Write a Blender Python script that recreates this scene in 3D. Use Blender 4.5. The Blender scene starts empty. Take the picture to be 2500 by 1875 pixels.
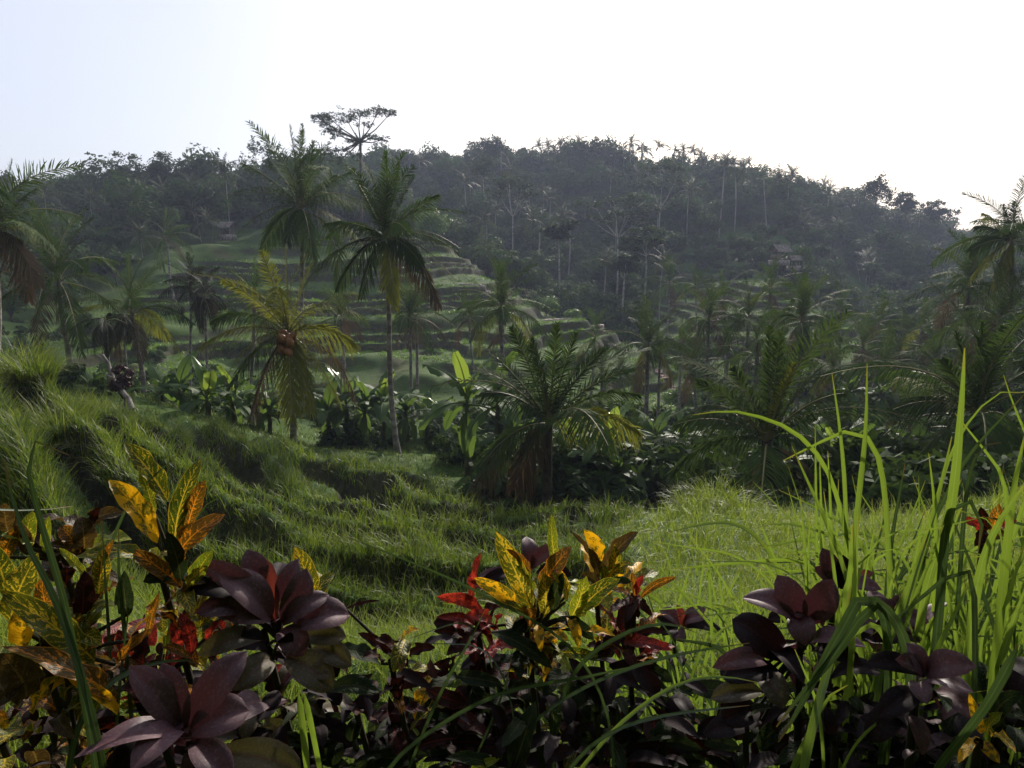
import bpy, math, random
import numpy as np
from mathutils import Vector, Matrix

random.seed(7)
rng = np.random.default_rng(7)
scene = bpy.context.scene
COL = scene.collection

# ------------------------------------------------------------------ camera, sky, sun, exposure
F = 1600.0                      # focal length in pixels of a 2500 px wide frame
YH = 650.0                      # row of the true horizon
PITCH = math.atan((937.5 - YH) / F)
CP, SP = math.cos(PITCH), math.sin(PITCH)
cam_d = bpy.data.cameras.new('camera')
cam_d.sensor_width = 36.0
cam_d.lens = 36.0 * F / 2500.0
cam_d.clip_start = 0.05
cam_d.clip_end = 5000.0
cam = bpy.data.objects.new('camera', cam_d)
cam.rotation_euler = (math.pi / 2 - PITCH, 0, 0)
COL.objects.link(cam)
scene.camera = cam

SUN_EL = math.radians(27.0)
SUN_AZ = math.radians(17.0)      # to the right of the view direction (+Y)
world = bpy.data.worlds.new('World')
scene.world = world
world.use_nodes = True
wn, wl = world.node_tree.nodes, world.node_tree.links
wn.clear()
sky = wn.new('ShaderNodeTexSky')
sky.sky_type = 'NISHITA'
sky.sun_disc = False
sky.sun_elevation = SUN_EL
sky.sun_rotation = SUN_AZ
sky.altitude = 300
sky.air_density = 1.0
sky.dust_density = 4.0
sky.ozone_density = 1.5
bg = wn.new('ShaderNodeBackground')
bg.inputs['Strength'].default_value = 0.115
wo = wn.new('ShaderNodeOutputWorld')
# thin high cloud veils the blue: an even pale lavender white over the whole dome, a little uneven
tc = wn.new('ShaderNodeTexCoord')
vn = wn.new('ShaderNodeTexNoise'); vn.inputs['Scale'].default_value = 1.6; vn.inputs['Detail'].default_value = 4.0
wl.new(tc.outputs['Generated'], vn.inputs['Vector'])
vr = wn.new('ShaderNodeMapRange'); vr.inputs[1].default_value = .35; vr.inputs[2].default_value = .65; vr.inputs[3].default_value = .42; vr.inputs[4].default_value = .60
wl.new(vn.outputs[0], vr.inputs[0])
vm = wn.new('ShaderNodeMix'); vm.data_type = 'RGBA'
vm.inputs[7].default_value = (6.9, 7.1, 7.9, 1)
wl.new(vr.outputs[0], vm.inputs[0]); wl.new(sky.outputs[0], vm.inputs[6])
wl.new(vm.outputs[2], bg.inputs[0])
wl.new(bg.outputs[0], wo.inputs[0])

sun_d = bpy.data.lights.new('sun', 'SUN')
sun_d.energy = 4.6
sun_d.angle = math.radians(3.0)
sun_d.color = (1.0, 0.93, 0.82)
sun = bpy.data.objects.new('sun', sun_d)
sdir = Vector((math.sin(SUN_AZ) * math.cos(SUN_EL), math.cos(SUN_AZ) * math.cos(SUN_EL), math.sin(SUN_EL)))
sun.rotation_euler = (-sdir).to_track_quat('-Z', 'Y').to_euler()
COL.objects.link(sun)

vs = scene.view_settings
vs.view_transform = 'Standard'
vs.look = 'None'
vs.gamma = 1.0
vs.use_curve_mapping = False
vs.exposure = 0.38

scene.render.engine = 'CYCLES'
cy = scene.cycles
cy.use_denoising = True
cy.max_bounces = 6
cy.diffuse_bounces = 2
cy.glossy_bounces = 2
cy.transmission_bounces = 3
cy.volume_bounces = 0
cy.transparent_max_bounces = 4
cy.use_adaptive_sampling = True
cy.adaptive_threshold = 0.02
cy.caustics_reflective = False
cy.caustics_refractive = False

# ------------------------------------------------------------------ projection helpers
def ray(x, y):
    cx, cyy = (x - 1250.0) / F, (937.5 - y) / F
    return np.array([cx, CP + cyy * SP, -SP + cyy * CP])

def at(x, y, d):
    """point seen at pixel x, y standing d metres away on the ground plan"""
    r = ray(x, y)
    return r * (d / math.hypot(r[0], r[1]))

def az_of(x, y):
    r = ray(x, y)
    return math.atan2(r[0], r[1])

def slope_of(x, y):
    r = ray(x, y)
    return r[2] / math.hypot(r[0], r[1])

# ------------------------------------------------------------------ mesh helpers
def mesh_np(name, V, quads=None, tris=None, mat=None, uv=None, smooth=False):
    me = bpy.data.meshes.new(name)
    V = np.asarray(V, dtype=np.float32).reshape(-1, 3)
    loops, starts, n = [], [], 0
    if quads is not None and len(quads):
        q = np.asarray(quads, dtype=np.int32).reshape(-1, 4)
        loops.append(q.ravel()); starts.append(np.arange(len(q)) * 4); n = len(q) * 4
    if tris is not None and len(tris):
        t = np.asarray(tris, dtype=np.int32).reshape(-1, 3)
        loops.append(t.ravel()); starts.append(n + np.arange(len(t)) * 3)
    loops = np.concatenate(loops).astype(np.int32); starts = np.concatenate(starts).astype(np.int32)
    me.vertices.add(len(V)); me.vertices.foreach_set('co', V.ravel())
    me.loops.add(len(loops)); me.loops.foreach_set('vertex_index', loops)
    me.polygons.add(len(starts)); me.polygons.foreach_set('loop_start', starts)
    if uv is not None:
        l = me.uv_layers.new(name='UVMap')
        l.data.foreach_set('uv', np.asarray(uv, dtype=np.float32)[loops].ravel())
    me.update(calc_edges=True)
    if smooth:
        me.polygons.foreach_set('use_smooth', np.ones(len(starts), dtype=bool))
    if mat is not None:
        for m in (mat if isinstance(mat, (list, tuple)) else [mat]):
            me.materials.append(m)
    return me

class Geo:
    """collects strips, tubes and grids into one mesh; slot = material index"""
    def __init__(s):
        s.V, s.Q, s.U, s.M, s.n = [], [], [], [], 0
    def add(s, V, Q, uv=None, slot=0):
        V = np.asarray(V, float).reshape(-1, 3); Q = np.asarray(Q, int).reshape(-1, 4)
        s.V.append(V); s.Q.append(Q + s.n); s.n += len(V)
        s.U.append(np.zeros((len(V), 2)) if uv is None else np.asarray(uv).reshape(-1, 2))
        s.M.append(np.full(len(Q), slot))
        return s
    def strips(s, C, S, slot=0):
        """C centre points (B,n,3), S half-width vectors (B,n,3)"""
        C = np.asarray(C, float); S = np.asarray(S, float)
        B, n = C.shape[:2]
        V = np.stack([C - S, C + S], axis=2)            # B,n,2,3
        i = (np.arange(B)[:, None] * n + np.arange(n - 1)[None]) * 2
        Q = np.stack([i, i + 1, i + 3, i + 2], axis=-1)
        t = np.linspace(0, 1, n)
        uv = np.stack([np.broadcast_to(np.array([0., 1.])[None, None], (B, n, 2)), np.broadcast_to(t[None, :, None], (B, n, 2))], axis=-1)
        return s.add(V, Q, uv, slot)
    def tube(s, P, R, k=6, slot=0):
        P = np.asarray(P, float); n = len(P); R = np.broadcast_to(np.asarray(R, float), (n,))
        T = np.gradient(P, axis=0); T /= np.linalg.norm(T, axis=1, keepdims=True) + 1e-9
        ref = np.array([1., 0, 0]) if abs(T[:, 2]).mean() > 0.7 else np.array([0, 0, 1.])
        A = np.cross(T, ref); A /= np.linalg.norm(A, axis=1, keepdims=True) + 1e-9
        Bv = np.cross(T, A)
        a = np.arange(k) / k * 2 * math.pi
        V = P[:, None] + R[:, None, None] * (A[:, None] * np.cos(a)[None, :, None] + Bv[:, None] * np.sin(a)[None, :, None])
        i = np.arange(n - 1)[:, None] * k; j = np.arange(k)[None]; j2 = (j + 1) % k
        Q = np.stack([i + j, i + j2, i + k + j2, i + k + j], axis=-1)
        uv = np.stack([np.broadcast_to(j / k, (n, k)), np.broadcast_to(np.linspace(0, 1, n)[:, None], (n, k))], axis=-1)
        return s.add(V, Q, uv, slot)
    def grid(s, V, uv=None, slot=0):
        V = np.asarray(V, float); n, m = V.shape[:2]
        i = np.arange(n - 1)[:, None] * m + np.arange(m - 1)[None]
        Q = np.stack([i, i + 1, i + m + 1, i + m], axis=-1)
        return s.add(V, Q, uv, slot)
    def cards(s, P, N, size, aspect=1.6, slot=0, r=None):
        """leaf-sized bent quads at P with normals N"""
        r = r or rng
        P = np.asarray(P); n = len(P)
        A = np.cross(N, r.normal(size=(n, 3))); A /= np.linalg.norm(A, axis=1, keepdims=True) + 1e-9
        Bv = np.cross(N, A); Bv /= np.linalg.norm(Bv, axis=1, keepdims=True) + 1e-9
        sz = np.broadcast_to(np.asarray(size, float), (n,))[:, None]
        A = A * sz * aspect * .5; Bv = Bv * sz * .5
        V = np.stack([P - A, P - Bv * .8 - A * .1, P + A, P + Bv * .8 - A * .1], axis=1)
        Q = np.arange(n * 4).reshape(n, 4)
        uv = np.broadcast_to(np.array([[.5, 0], [0, .5], [.5, 1], [1, .5]])[None], (n, 4, 2))
        return s.add(V, Q, uv, slot)
    def build(s, name, mats, smooth=False):
        me = mesh_np(name, np.concatenate(s.V), np.concatenate(s.Q), mat=mats, uv=np.concatenate(s.U), smooth=smooth)
        M = np.concatenate(s.M)
        if M.max() > 0:
            me.polygons.foreach_set('material_index', M.astype(np.int32))
        return me

def link(name, me, parent=None, loc=None, rot=None, scl=None):
    o = bpy.data.objects.new(name, me)
    COL.objects.link(o)
    if parent is not None: o.parent = parent
    if loc is not None: o.location = tuple(loc)
    if rot is not None: o.rotation_euler = rot
    if scl is not None: o.scale = (scl,) * 3 if np.isscalar(scl) else scl
    return o

def tag(o, label, cat=None, group=None, kind=None):
    o['label'] = label
    if cat: o['category'] = cat
    if group: o['group'] = group
    if kind: o['kind'] = kind
    return o

def thing(name, label, cat, loc=(0, 0, 0), group=None):
    o = bpy.data.objects.new(name, None)
    o.empty_display_size = 0.1
    COL.objects.link(o)
    o.location = tuple(loc)
    return tag(o, label, cat, group)

def unit(v):
    v = np.asarray(v, float)
    return v / (np.linalg.norm(v) + 1e-9)

def vnoise(x, y, seed=0, oct=3):
    """smooth value noise, about -1..1"""
    out = np.zeros(np.broadcast(x, y).shape); amp, tot = 1.0, 0.0
    for o in range(oct):
        xi = np.floor(x).astype(np.int64); yi = np.floor(y).astype(np.int64)
        fx = x - xi; fy = y - yi
        fx = fx * fx * (3 - 2 * fx); fy = fy * fy * (3 - 2 * fy)
        def h(a, b):
            k = (a * 374761393 + b * 668265263 + (seed + o) * 974711) & 0xffffffff
            k = ((k ^ (k >> 13)) * 1274126177) & 0xffffffff
            return ((k ^ (k >> 16)) & 0xffff) / 32767.5 - 1.0
        v = (h(xi, yi) * (1 - fx) + h(xi + 1, yi) * fx) * (1 - fy) + (h(xi, yi + 1) * (1 - fx) + h(xi + 1, yi + 1) * fx) * fy
        out = out + v * amp; tot += amp; amp *= .5; x = x * 2.03 + 7.1; y = y * 2.03 + 3.7
    return out / tot

# ------------------------------------------------------------------ materials
class NT:
    def __init__(s, name):
        s.m = bpy.data.materials.new(name); s.m.use_nodes = True
        s.n, s.l = s.m.node_tree.nodes, s.m.node_tree.links
        s.n.clear()
    def node(s, t, **kw):
        nd = s.n.new(t)
        for k, v in kw.items(): setattr(nd, k, v)
        return nd
    def put(s, sock, v):
        if hasattr(v, 'is_output'): s.l.new(v, sock)
        elif isinstance(v, (tuple, list)) and len(v) == 3 and sock.type == 'RGBA': sock.default_value = (*v, 1)
        else: sock.default_value = v
    def math(s, op, a, b=0.0, c=None, clamp=False):
        nd = s.node('ShaderNodeMath', operation=op, use_clamp=clamp)
        s.put(nd.inputs[0], a); s.put(nd.inputs[1], b)
        if c is not None: s.put(nd.inputs[2], c)
        return nd.outputs[0]
    def mix(s, f, a, b, blend='MIX'):
        nd = s.node('ShaderNodeMix', data_type='RGBA', blend_type=blend)
        s.put(nd.inputs[0], f); s.put(nd.inputs[6], a); s.put(nd.inputs[7], b)
        return nd.outputs[2]
    def step(s, v, lo, hi, to0=0.0, to1=1.0):
        nd = s.node('ShaderNodeMapRange', interpolation_type='SMOOTHSTEP')
        s.put(nd.inputs[0], v); s.put(nd.inputs[1], lo); s.put(nd.inputs[2], hi); s.put(nd.inputs[3], to0); s.put(nd.inputs[4], to1)
        return nd.outputs[0]
    def noise(s, vec, scale, detail=2.0, rough=.5, dim='3D', w=None):
        nd = s.node('ShaderNodeTexNoise', noise_dimensions=dim)
        if vec is not None: s.l.new(vec, nd.inputs['Vector'])
        nd.inputs['Scale'].default_value = scale; nd.inputs['Detail'].default_value = detail; nd.inputs['Roughness'].default_value = rough
        if w is not None: s.put(nd.inputs['W'], w)
        return nd.outputs[0]
    def out(s, surf):
        o = s.node('ShaderNodeOutputMaterial'); s.l.new(surf, o.inputs[0]); return s.m
    def bsdf(s, col, rough=.6, spec=.35, normal=None):
        b = s.node('ShaderNodeBsdfPrincipled')
        s.put(b.inputs['Base Color'], col); s.put(b.inputs['Roughness'], rough); b.inputs['Specular IOR Level'].default_value = spec
        if normal is not None: s.l.new(normal, b.inputs['Normal'])
        return b.outputs[0]
    def leafy(s, col, trans_col, rough=.5, spec=.35, amount=.4, normal=None):
        b = s.bsdf(col, rough, spec, normal)
        t = s.node('ShaderNodeBsdfTranslucent'); s.put(t.inputs[0], trans_col)
        if normal is not None: s.l.new(normal, t.inputs['Normal'])
        mx = s.node('ShaderNodeMixShader'); s.put(mx.inputs[0], amount)
        s.l.new(b, mx.inputs[1]); s.l.new(t.outputs[0], mx.inputs[2])
        return s.out(mx.outputs[0])
    def bump(s, h, strength=.4, dist=.02):
        b = s.node('ShaderNodeBump'); b.inputs['Strength'].default_value = strength; b.inputs['Distance'].default_value = dist
        s.l.new(h, b.inputs['Height']); return b.outputs[0]

def m_foliage(name, c1, c2, tcol, amount=.35, rough=.5, spec=.3, nscale=.15):
    """leaf colour varies from thing to thing and along noise in the world"""
    t = NT(name)
    oi = t.node('ShaderNodeObjectInfo'); geo = t.node('ShaderNodeNewGeometry')
    n = t.noise(geo.outputs['Position'], nscale, 2.0)
    f = t.math('ADD', t.math('MULTIPLY', oi.outputs['Random'], .55), t.math('MULTIPLY', t.step(n, .35, .65), .45))
    f = t.math('ADD', f, t.math('MULTIPLY', t.math('SUBTRACT', geo.outputs['Random Per Island'], .5), .5), clamp=True)
    c = t.mix(f, c1, c2)
    tc = t.mix(.5, tcol, c)
    return t.leafy(c, tc, rough, spec, amount)

def m_bark(name, c1, c2, ring=0.0):
    t = NT(name)
    co = t.node('ShaderNodeTexCoord')
    uv = t.node('ShaderNodeUVMap')
    n = t.noise(co.outputs['Object'], 3.0, 4.0, .6)
    f = t.step(n, .35, .65)
    if ring:
        sx = t.node('ShaderNodeSeparateXYZ'); t.l.new(uv.outputs[0], sx.inputs[0])
        w = t.math('SINE', t.math('ADD', t.math('MULTIPLY', sx.outputs[1], ring), t.math('MULTIPLY', n, 3.0)))
        f = t.math('MULTIPLY', f, t.step(w, -.9, .2, .55, 1.0))
    return t.out(t.bsdf(t.mix(f, c1, c2), .85, .2, t.bump(n, .5, .03)))

M = {}
M['palm'] = m_foliage('palm_leaf', (.016, .038, .010), (.054, .092, .019), (.11, .17, .03), .26, .7, .06)
M['palm_yellow'] = m_foliage('palm_leaf_yellow', (.080, .110, .018), (.165, .175, .026), (.32, .32, .03), .36, .65, .08)
M['palm_far'] = m_foliage('palm_leaf_far', (.022, .038, .016), (.050, .068, .024), (.10, .12, .03), .25, .6, .15)
M['palm_dead'] = m_foliage('palm_leaf_dead', (.05, .033, .022), (.12, .085, .05), (.14, .09, .04), .2, .8, .1)
M['palm_dark'] = m_foliage('palm_leaf_dark', (.012, .016, .010), (.025, .030, .015), (.03, .03, .01), .15, .7, .2)
M['petiole'] = m_foliage('petiole', (.13, .13, .05), (.22, .19, .07), (.1, .1, .02), .1, .5, .3)
M['bark_palm'] = m_bark('palm_bark', (.13, .115, .10), (.33, .30, .27), 150.0)
M['bark_pale'] = m_bark('pale_bark', (.15, .14, .12), (.34, .32, .28))
M['bark_dark'] = m_bark('dark_bark', (.03, .024, .018), (.09, .072, .055))
M['banana'] = m_foliage('banana_leaf', (.035, .070, .022), (.075, .13, .035), (.22, .34, .04), .38, .55, .18, .3)
M['banana_stem'] = m_bark('banana_stem', (.05, .055, .025), (.12, .12, .05))
M['canopy'] = m_foliage('canopy_leaf', (.015, .036, .010), (.048, .086, .020), (.09, .14, .02), .28, .7, .08, .04)
M['albizia'] = m_foliage('albizia_leaf', (.020, .038, .014), (.045, .070, .022), (.08, .11, .03), .3, .75, .05)
M['bush'] = m_foliage('bush_leaf', (.05, .10, .025), (.09, .16, .04), (.20, .30, .04), .35, .5, .3, .3)
M['cordyline_dark'] = m_foliage('dark_red_shrub_leaf', (.03, .012, .012), (.07, .025, .022), (.1, .02, .02), .2, .5, .3)

def m_grass(name, c1, c2, c3, tcol, amount, tipf=.5):
    t = NT(name)
    oi = t.node('ShaderNodeObjectInfo'); geo = t.node('ShaderNodeNewGeometry'); uv = t.node('ShaderNodeUVMap')
    sx = t.node('ShaderNodeSeparateXYZ'); t.l.new(uv.outputs[0], sx.inputs[0])
    n = t.noise(geo.outputs['Position'], .22, 3.0)
    c = t.mix(t.step(n, .38, .62), c1, c2)
    r = geo.outputs['Random Per Island']
    c = t.mix(t.step(r, .80, .98, 0, .7), c, c3)
    c = t.mix(t.math('MULTIPLY', t.step(sx.outputs[1], .55, 1.0), tipf), c, c3)
    return t.leafy(c, t.mix(.4, c, tcol), .5, .35, amount)
M['grass_tall'] = m_grass('tall_grass', (.034, .074, .012), (.105, .160, .015), (.33, .33, .09), (.26, .36, .02), .42, .38)
M['grass_short'] = m_grass('short_grass', (.060, .100, .014), (.10, .150, .018), (.16, .15, .04), (.22, .30, .03), .35, .2)
M['grass_bright'] = m_grass('sunlit_grass', (.082, .148, .014), (.150, .212, .020), (.42, .40, .13), (.40, .50, .03), .46, .46)  # brighter grass colour, part of the sunlight is put into it
M['grass_far'] = m_grass('far_terrace_grass', (.050, .120, .012), (.105, .200, .018), (.18, .22, .04), (.24, .40, .02), .4, .3)

# ------------------------------------------------------------------ terrain: real heights from profiles along bearings
PROF = {
 -500: [(3,1560),(6,1330),(12,1000),(20,840),(28,830),(50,800),(80,770),(110,700),(150,560),(200,480),(300,520)],
    0: [(3,1530),(4.5,1470),(7.4,1300),(10,1150),(15,1000),(20,928),(23,915),(28,965),(45,940),(65,870),(90,790),(120,700),(150,615),(185,550),(230,540),(320,580)],
  160: [(3,1535),(4.5,1500),(6.5,1390),(9,1240),(13,1110),(18,1020),(24,985),(29,1010),(45,960),(65,890),(90,800),(115,710),(140,630),(170,565),(210,535),(300,560)],
  330: [(3,1540),(4.5,1520),(6,1480),(8.7,1330),(13,1180),(18,1080),(23.5,1020),(28,1005),(38,1000),(50,950),(65,890),(85,800),(105,705),(125,630),(150,575),(180,520),(230,505),(320,560)],
  560: [(3,1540),(4.5,1530),(6,1510),(8.1,1400),(11.2,1280),(15.4,1180),(20.6,1100),(26.4,1055),(34,1035),(50,975),(65,900),(82,805),(100,700),(115,625),(135,570),(160,512),(190,500),(300,580)],
  850: [(3,1545),(4.5,1540),(6,1525),(7.7,1440),(10.2,1340),(14.1,1240),(19.5,1160),(25,1112),(33,1078),(48,1010),(60,930),(75,830),(90,730),(105,630),(118,575),(140,560),(165,500),(200,470),(260,430),(320,520)],
 1080: [(3,1550),(4.5,1540),(6,1525),(7.8,1450),(10.4,1360),(14.2,1270),(19.2,1200),(25,1150),(36,1098),(48,1020),(60,940),(72,850),(84,760),(96,660),(108,575),(116,560),(132,640),(160,640),(200,560),(235,470),(260,420),(330,520)],
 1250: [(3,1545),(4.5,1535),(6,1515),(8,1445),(10.9,1365),(14.8,1290),(19.5,1228),(25,1175),(35,1112),(48,1025),(60,945),(70,870),(80,800),(90,730),(98,690),(112,760),(135,755),(165,670),(200,570),(235,470),(262,405),(330,500)],
 1480: [(3,1540),(5,1440),(8,1350),(12,1290),(16,1270),(20,1260),(25,1225),(32,1165),(40,1105),(50,1035),(60,965),(70,885),(80,815),(88,800),(105,860),(130,810),(160,710),(195,590),(230,470),(260,405),(330,500)],
 1700: [(3,1500),(5,1350),(7,1265),(9.5,1218),(12,1235),(16,1270),(20,1275),(26,1235),(33,1170),(42,1100),(52,1040),(62,985),(72,940),(85,900),(105,830),(130,740),(155,660),(185,575),(220,500),(250,450),(330,520)],
 1900: [(3,1500),(5,1375),(7,1300),(9.5,1245),(12,1265),(16,1285),(20,1280),(26,1240),(34,1170),(44,1100),(55,1040),(68,970),(82,900),(98,810),(115,715),(130,655),(150,620),(180,575),(215,530),(245,495),(320,540)],
 2130: [(3,1500),(5,1400),(7,1345),(9.5,1310),(12,1305),(16,1295),(20,1275),(26,1230),(34,1165),(44,1100),(55,1040),(68,975),(82,905),(96,830),(108,800),(125,850),(155,800),(195,700),(240,610),(290,545),(380,560)],
 2380: [(3,1480),(5,1400),(7,1360),(9.5,1330),(14,1290),(20,1250),(26,1200),(34,1140),(44,1070),(55,1000),(70,960),(90,925),(120,880),(160,820),(220,740),(280,670),(330,620),(420,620)],
 2700: [(3,1450),(5,1380),(7,1340),(9.5,1300),(14,1240),(20,1180),(26,1120),(34,1040),(44,950),(55,880),(70,800),(90,740),(120,680),(200,640),(420,640)],
 3100: [(3,1450),(6,1340),(14,1200),(30,1000),(55,800),(90,680),(200,600),(420,600)],
}
DG = np.exp(np.linspace(math.log(0.4), math.log(900.0), 420))
cols = sorted(PROF)
AZC = np.array([math.atan((c - 1250.0) / (F / CP)) for c in cols])
prof_z = []
for c in cols:
    ds = [0.4, 1.0, 2.0] + [p[0] for p in PROF[c]]
    zs = [-1.62, -1.62, -1.63] + [p[0] * slope_of(c, p[1]) for p in PROF[c]]
    ds.append(900.0); zs.append(zs[-1] - 10)
    z = np.interp(np.log(DG), np.log(ds), zs)
    prof_z.append(z)
prof_z = np.array(prof_z)
AG = np.linspace(AZC[0], AZC[-1], 360)
base = np.zeros((len(AG), len(DG)))
for j in range(len(DG)):
    base[:, j] = np.interp(AG, AZC, prof_z[:, j])
def smooth(a, k, axis):
    w = np.exp(-.5 * (np.arange(-3 * k, 3 * k + 1) / k) ** 2); w /= w.sum()
    pad = [(0, 0)] * a.ndim; pad[axis] = (3 * k, 3 * k)
    return np.apply_along_axis(lambda v: np.convolve(v, w, 'valid'), axis, np.pad(a, pad, mode='edge'))
base = smooth(smooth(base, 7, 0), 3, 1)

def zbase(x, y):
    a = np.arctan2(x, y); d = np.clip(np.hypot(x, y), .41, 890)
    ia = np.clip((a - AG[0]) / (AG[1] - AG[0]), 0, len(AG) - 1.001); i0 = ia.astype(int); fa = ia - i0
    jd = np.clip(np.log(d / DG[0]) / math.log(DG[1] / DG[0]), 0, len(DG) - 1.001); j0 = jd.astype(int); fd = jd - j0
    z = (base[i0, j0] * (1 - fa) + base[i0 + 1, j0] * fa) * (1 - fd) + (base[i0, j0 + 1] * (1 - fa) + base[i0 + 1, j0 + 1] * fa) * fd
    # unseen hill added behind the viewer, steep enough to block sky light
    back = np.clip((np.abs(a) - .95) / .75, 0, 1); back = back * back * (3 - 2 * back)
    zb = -1.62 + np.clip(d - 1.2, 0, 45) * .85
    return z * (1 - back) + zb * back

def px_of(x, y, z):
    """column and row at which a point is seen"""
    fy = y * CP - z * SP; uy = y * SP + z * CP
    return 1250 + F * x / fy, 937.5 - F * uy / fy

def in_poly(px, py, poly):
    poly = np.asarray(poly, float); r = np.zeros(px.shape, bool); j = len(poly) - 1
    for i in range(len(poly)):
        xi, yi = poly[i]; xj, yj = poly[j]
        c = ((yi > py) != (yj > py)) & (px < (xj - xi) * (py - yi) / (yj - yi + 1e-12) + xi)
        r ^= c; j = i
    return r

AZ = lambda c: math.atan((c - 1250.0) / (F / CP))
def colx(a): return 1250 + (F / CP) * np.tan(np.clip(a, -1.3, 1.3))
SP_C = [-600, 0, 330, 560, 850, 1080, 1250, 1480, 1650, 1750]
SP_D = [60, 76, 104, 120, 128, 124, 106, 94, 80, 66]
def zones(x, y):
    """terrace weights: near slope, spur, second spur"""
    a = np.arctan2(x, y); d = np.hypot(x, y); c = colx(a)
    near = np.clip((d - 5.0) / 1.2, 0, 1) * np.clip((27 - d) / 4, 0, 1) * np.clip((1650 - c) / 250, 0, 1) * (np.abs(a) < 1.2)
    lim = np.interp(c, SP_C, SP_D)
    spur = np.clip((d - 42) / 6, 0, 1) * np.clip((lim - d) / 4, 0, 1) * np.clip((1760 - c) / 60, 0, 1)
    lim2 = np.interp(c, [1480, 1600, 1750, 1900, 2000, 2130, 2200], [150, 150, 148, 136, 122, 110, 95])
    two = np.clip((d - 78) / 6, 0, 1) * np.clip((lim2 - d) / 4, 0, 1) * np.clip((c - 1560) / 80, 0, 1) * np.clip((2180 - c) / 60, 0, 1) * (d > lim + 10)
    return near, spur, two

H_NEAR, H_SPUR, H_TWO = 0.84, 1.2, 1.3
def terr(zb, h, flat=.80, tilt=.10):
    q = zb / h; n = np.floor(q); p = q - n
    u = np.clip((p - flat) / (1 - flat), 0, 1); u = u * u * (3 - 2 * u)
    return h * (n + np.where(p < flat, tilt * p / flat, tilt + (1 - tilt) * u)), p
def zground(x, y, parts=False):
    x = np.asarray(x, float); y = np.asarray(y, float)
    d = np.hypot(x, y)
    zb = zbase(x, y)
    wob = vnoise(x * .11, y * .11, 3, 2) * np.clip(d / 40, .05, 1) * 1.7 + vnoise(x * .6, y * .6, 5, 2) * .10
    zb = zb + wob
    nr, sp, tw = zones(x, y)
    w2 = vnoise(x * .045, y * .045, 51, 2) * 1.6; q2 = zb + w2 + .42 * np.sin(1.55 * zb + 1.3 * w2)
    z1, p1 = terr(zb, H_NEAR); z2, p2 = terr(q2, H_SPUR, .70, .08); z3, p3 = terr(q2, H_TWO, .70, .08)
    z2 = zb + (z2 - q2); z3 = zb + (z3 - q2)
    z = zb + nr * (z1 - zb) + sp * (z2 - zb) + tw * (z3 - zb)
    g = np.clip(1 - np.abs(p1 + vnoise(x * .5, y * .5, 21, 2) * .08 - .45) / .15, 0, 1)
    z = z - nr * .66 * g * g * (3 - 2 * g) - nr * -(.46 + .34 * vnoise(x * .55, y * .55, 63, 1)) * np.sin(math.pi * np.clip((p1 + .06) / .40, 0, 1)) ** 2                 # the ditch behind each grass row
    z = z + vnoise(x * 2.1, y * 2.1, 9, 2) * .03
    if parts: return z, (nr, p1), (sp, p2), (tw, p3)
    return z
def zg(x, y): return float(zground(np.array([x]), np.array([y]))[0])

def ground_mesh():
    a_in = np.linspace(-0.86, 0.86, 640)
    a_out = np.linspace(0.86, 2 * math.pi - 0.86, 90)[1:-1]
    A = np.concatenate([a_in, a_out])
    D = np.concatenate([[.02], np.exp(np.linspace(math.log(.5), math.log(40), 240)), np.linspace(40, 135, 230)[1:], np.exp(np.linspace(math.log(135), math.log(880), 60))[1:]])
    AA, DD = np.meshgrid(A, D, indexing='ij')
    X, Y = np.sin(AA) * DD, np.cos(AA) * DD
    Z = zground(X, Y)
    nA, nD = X.shape
    V = np.stack([X, Y, Z], -1)
    i = np.arange(nA)[:, None]; j = np.arange(nD - 1)[None]; i2 = (i + 1) % nA
    Q = np.stack([i * nD + j, i * nD + j + 1, i2 * nD + j + 1, i2 * nD + j], -1)
    return V, Q

t = NT('soil_and_turf')
geo = t.node('ShaderNodeNewGeometry')
n1 = t.noise(geo.outputs['Position'], .35, 4.0, .6); n2 = t.noise(geo.outputs['Position'], 2.2, 4.0, .65); n3 = t.noise(geo.outputs['Position'], .06, 2.0)
c = t.mix(t.step(n1, .35, .65), (.026, .056, .008), (.052, .092, .012))
c = t.mix(t.step(n2, .50, .80, 0, .6), c, (.050, .040, .020))
c = t.mix(t.step(n3, .62, .72, 0, .6), c, (.10, .062, .042))
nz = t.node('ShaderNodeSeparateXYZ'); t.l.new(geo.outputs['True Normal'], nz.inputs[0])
c = t.mix(t.step(nz.outputs[2], .86, .70), c, t.mix(t.step(n2, .35, .65), (.016, .020, .007), (.042, .042, .016)))   # bare earth banks, darkened to add shade on the steep faces
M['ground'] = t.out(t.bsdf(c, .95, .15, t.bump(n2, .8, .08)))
V, Q = ground_mesh()
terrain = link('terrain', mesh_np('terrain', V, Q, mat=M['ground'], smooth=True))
tag(terrain, 'terraced green hillside dropping into a valley and rising beyond', kind='structure')

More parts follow.
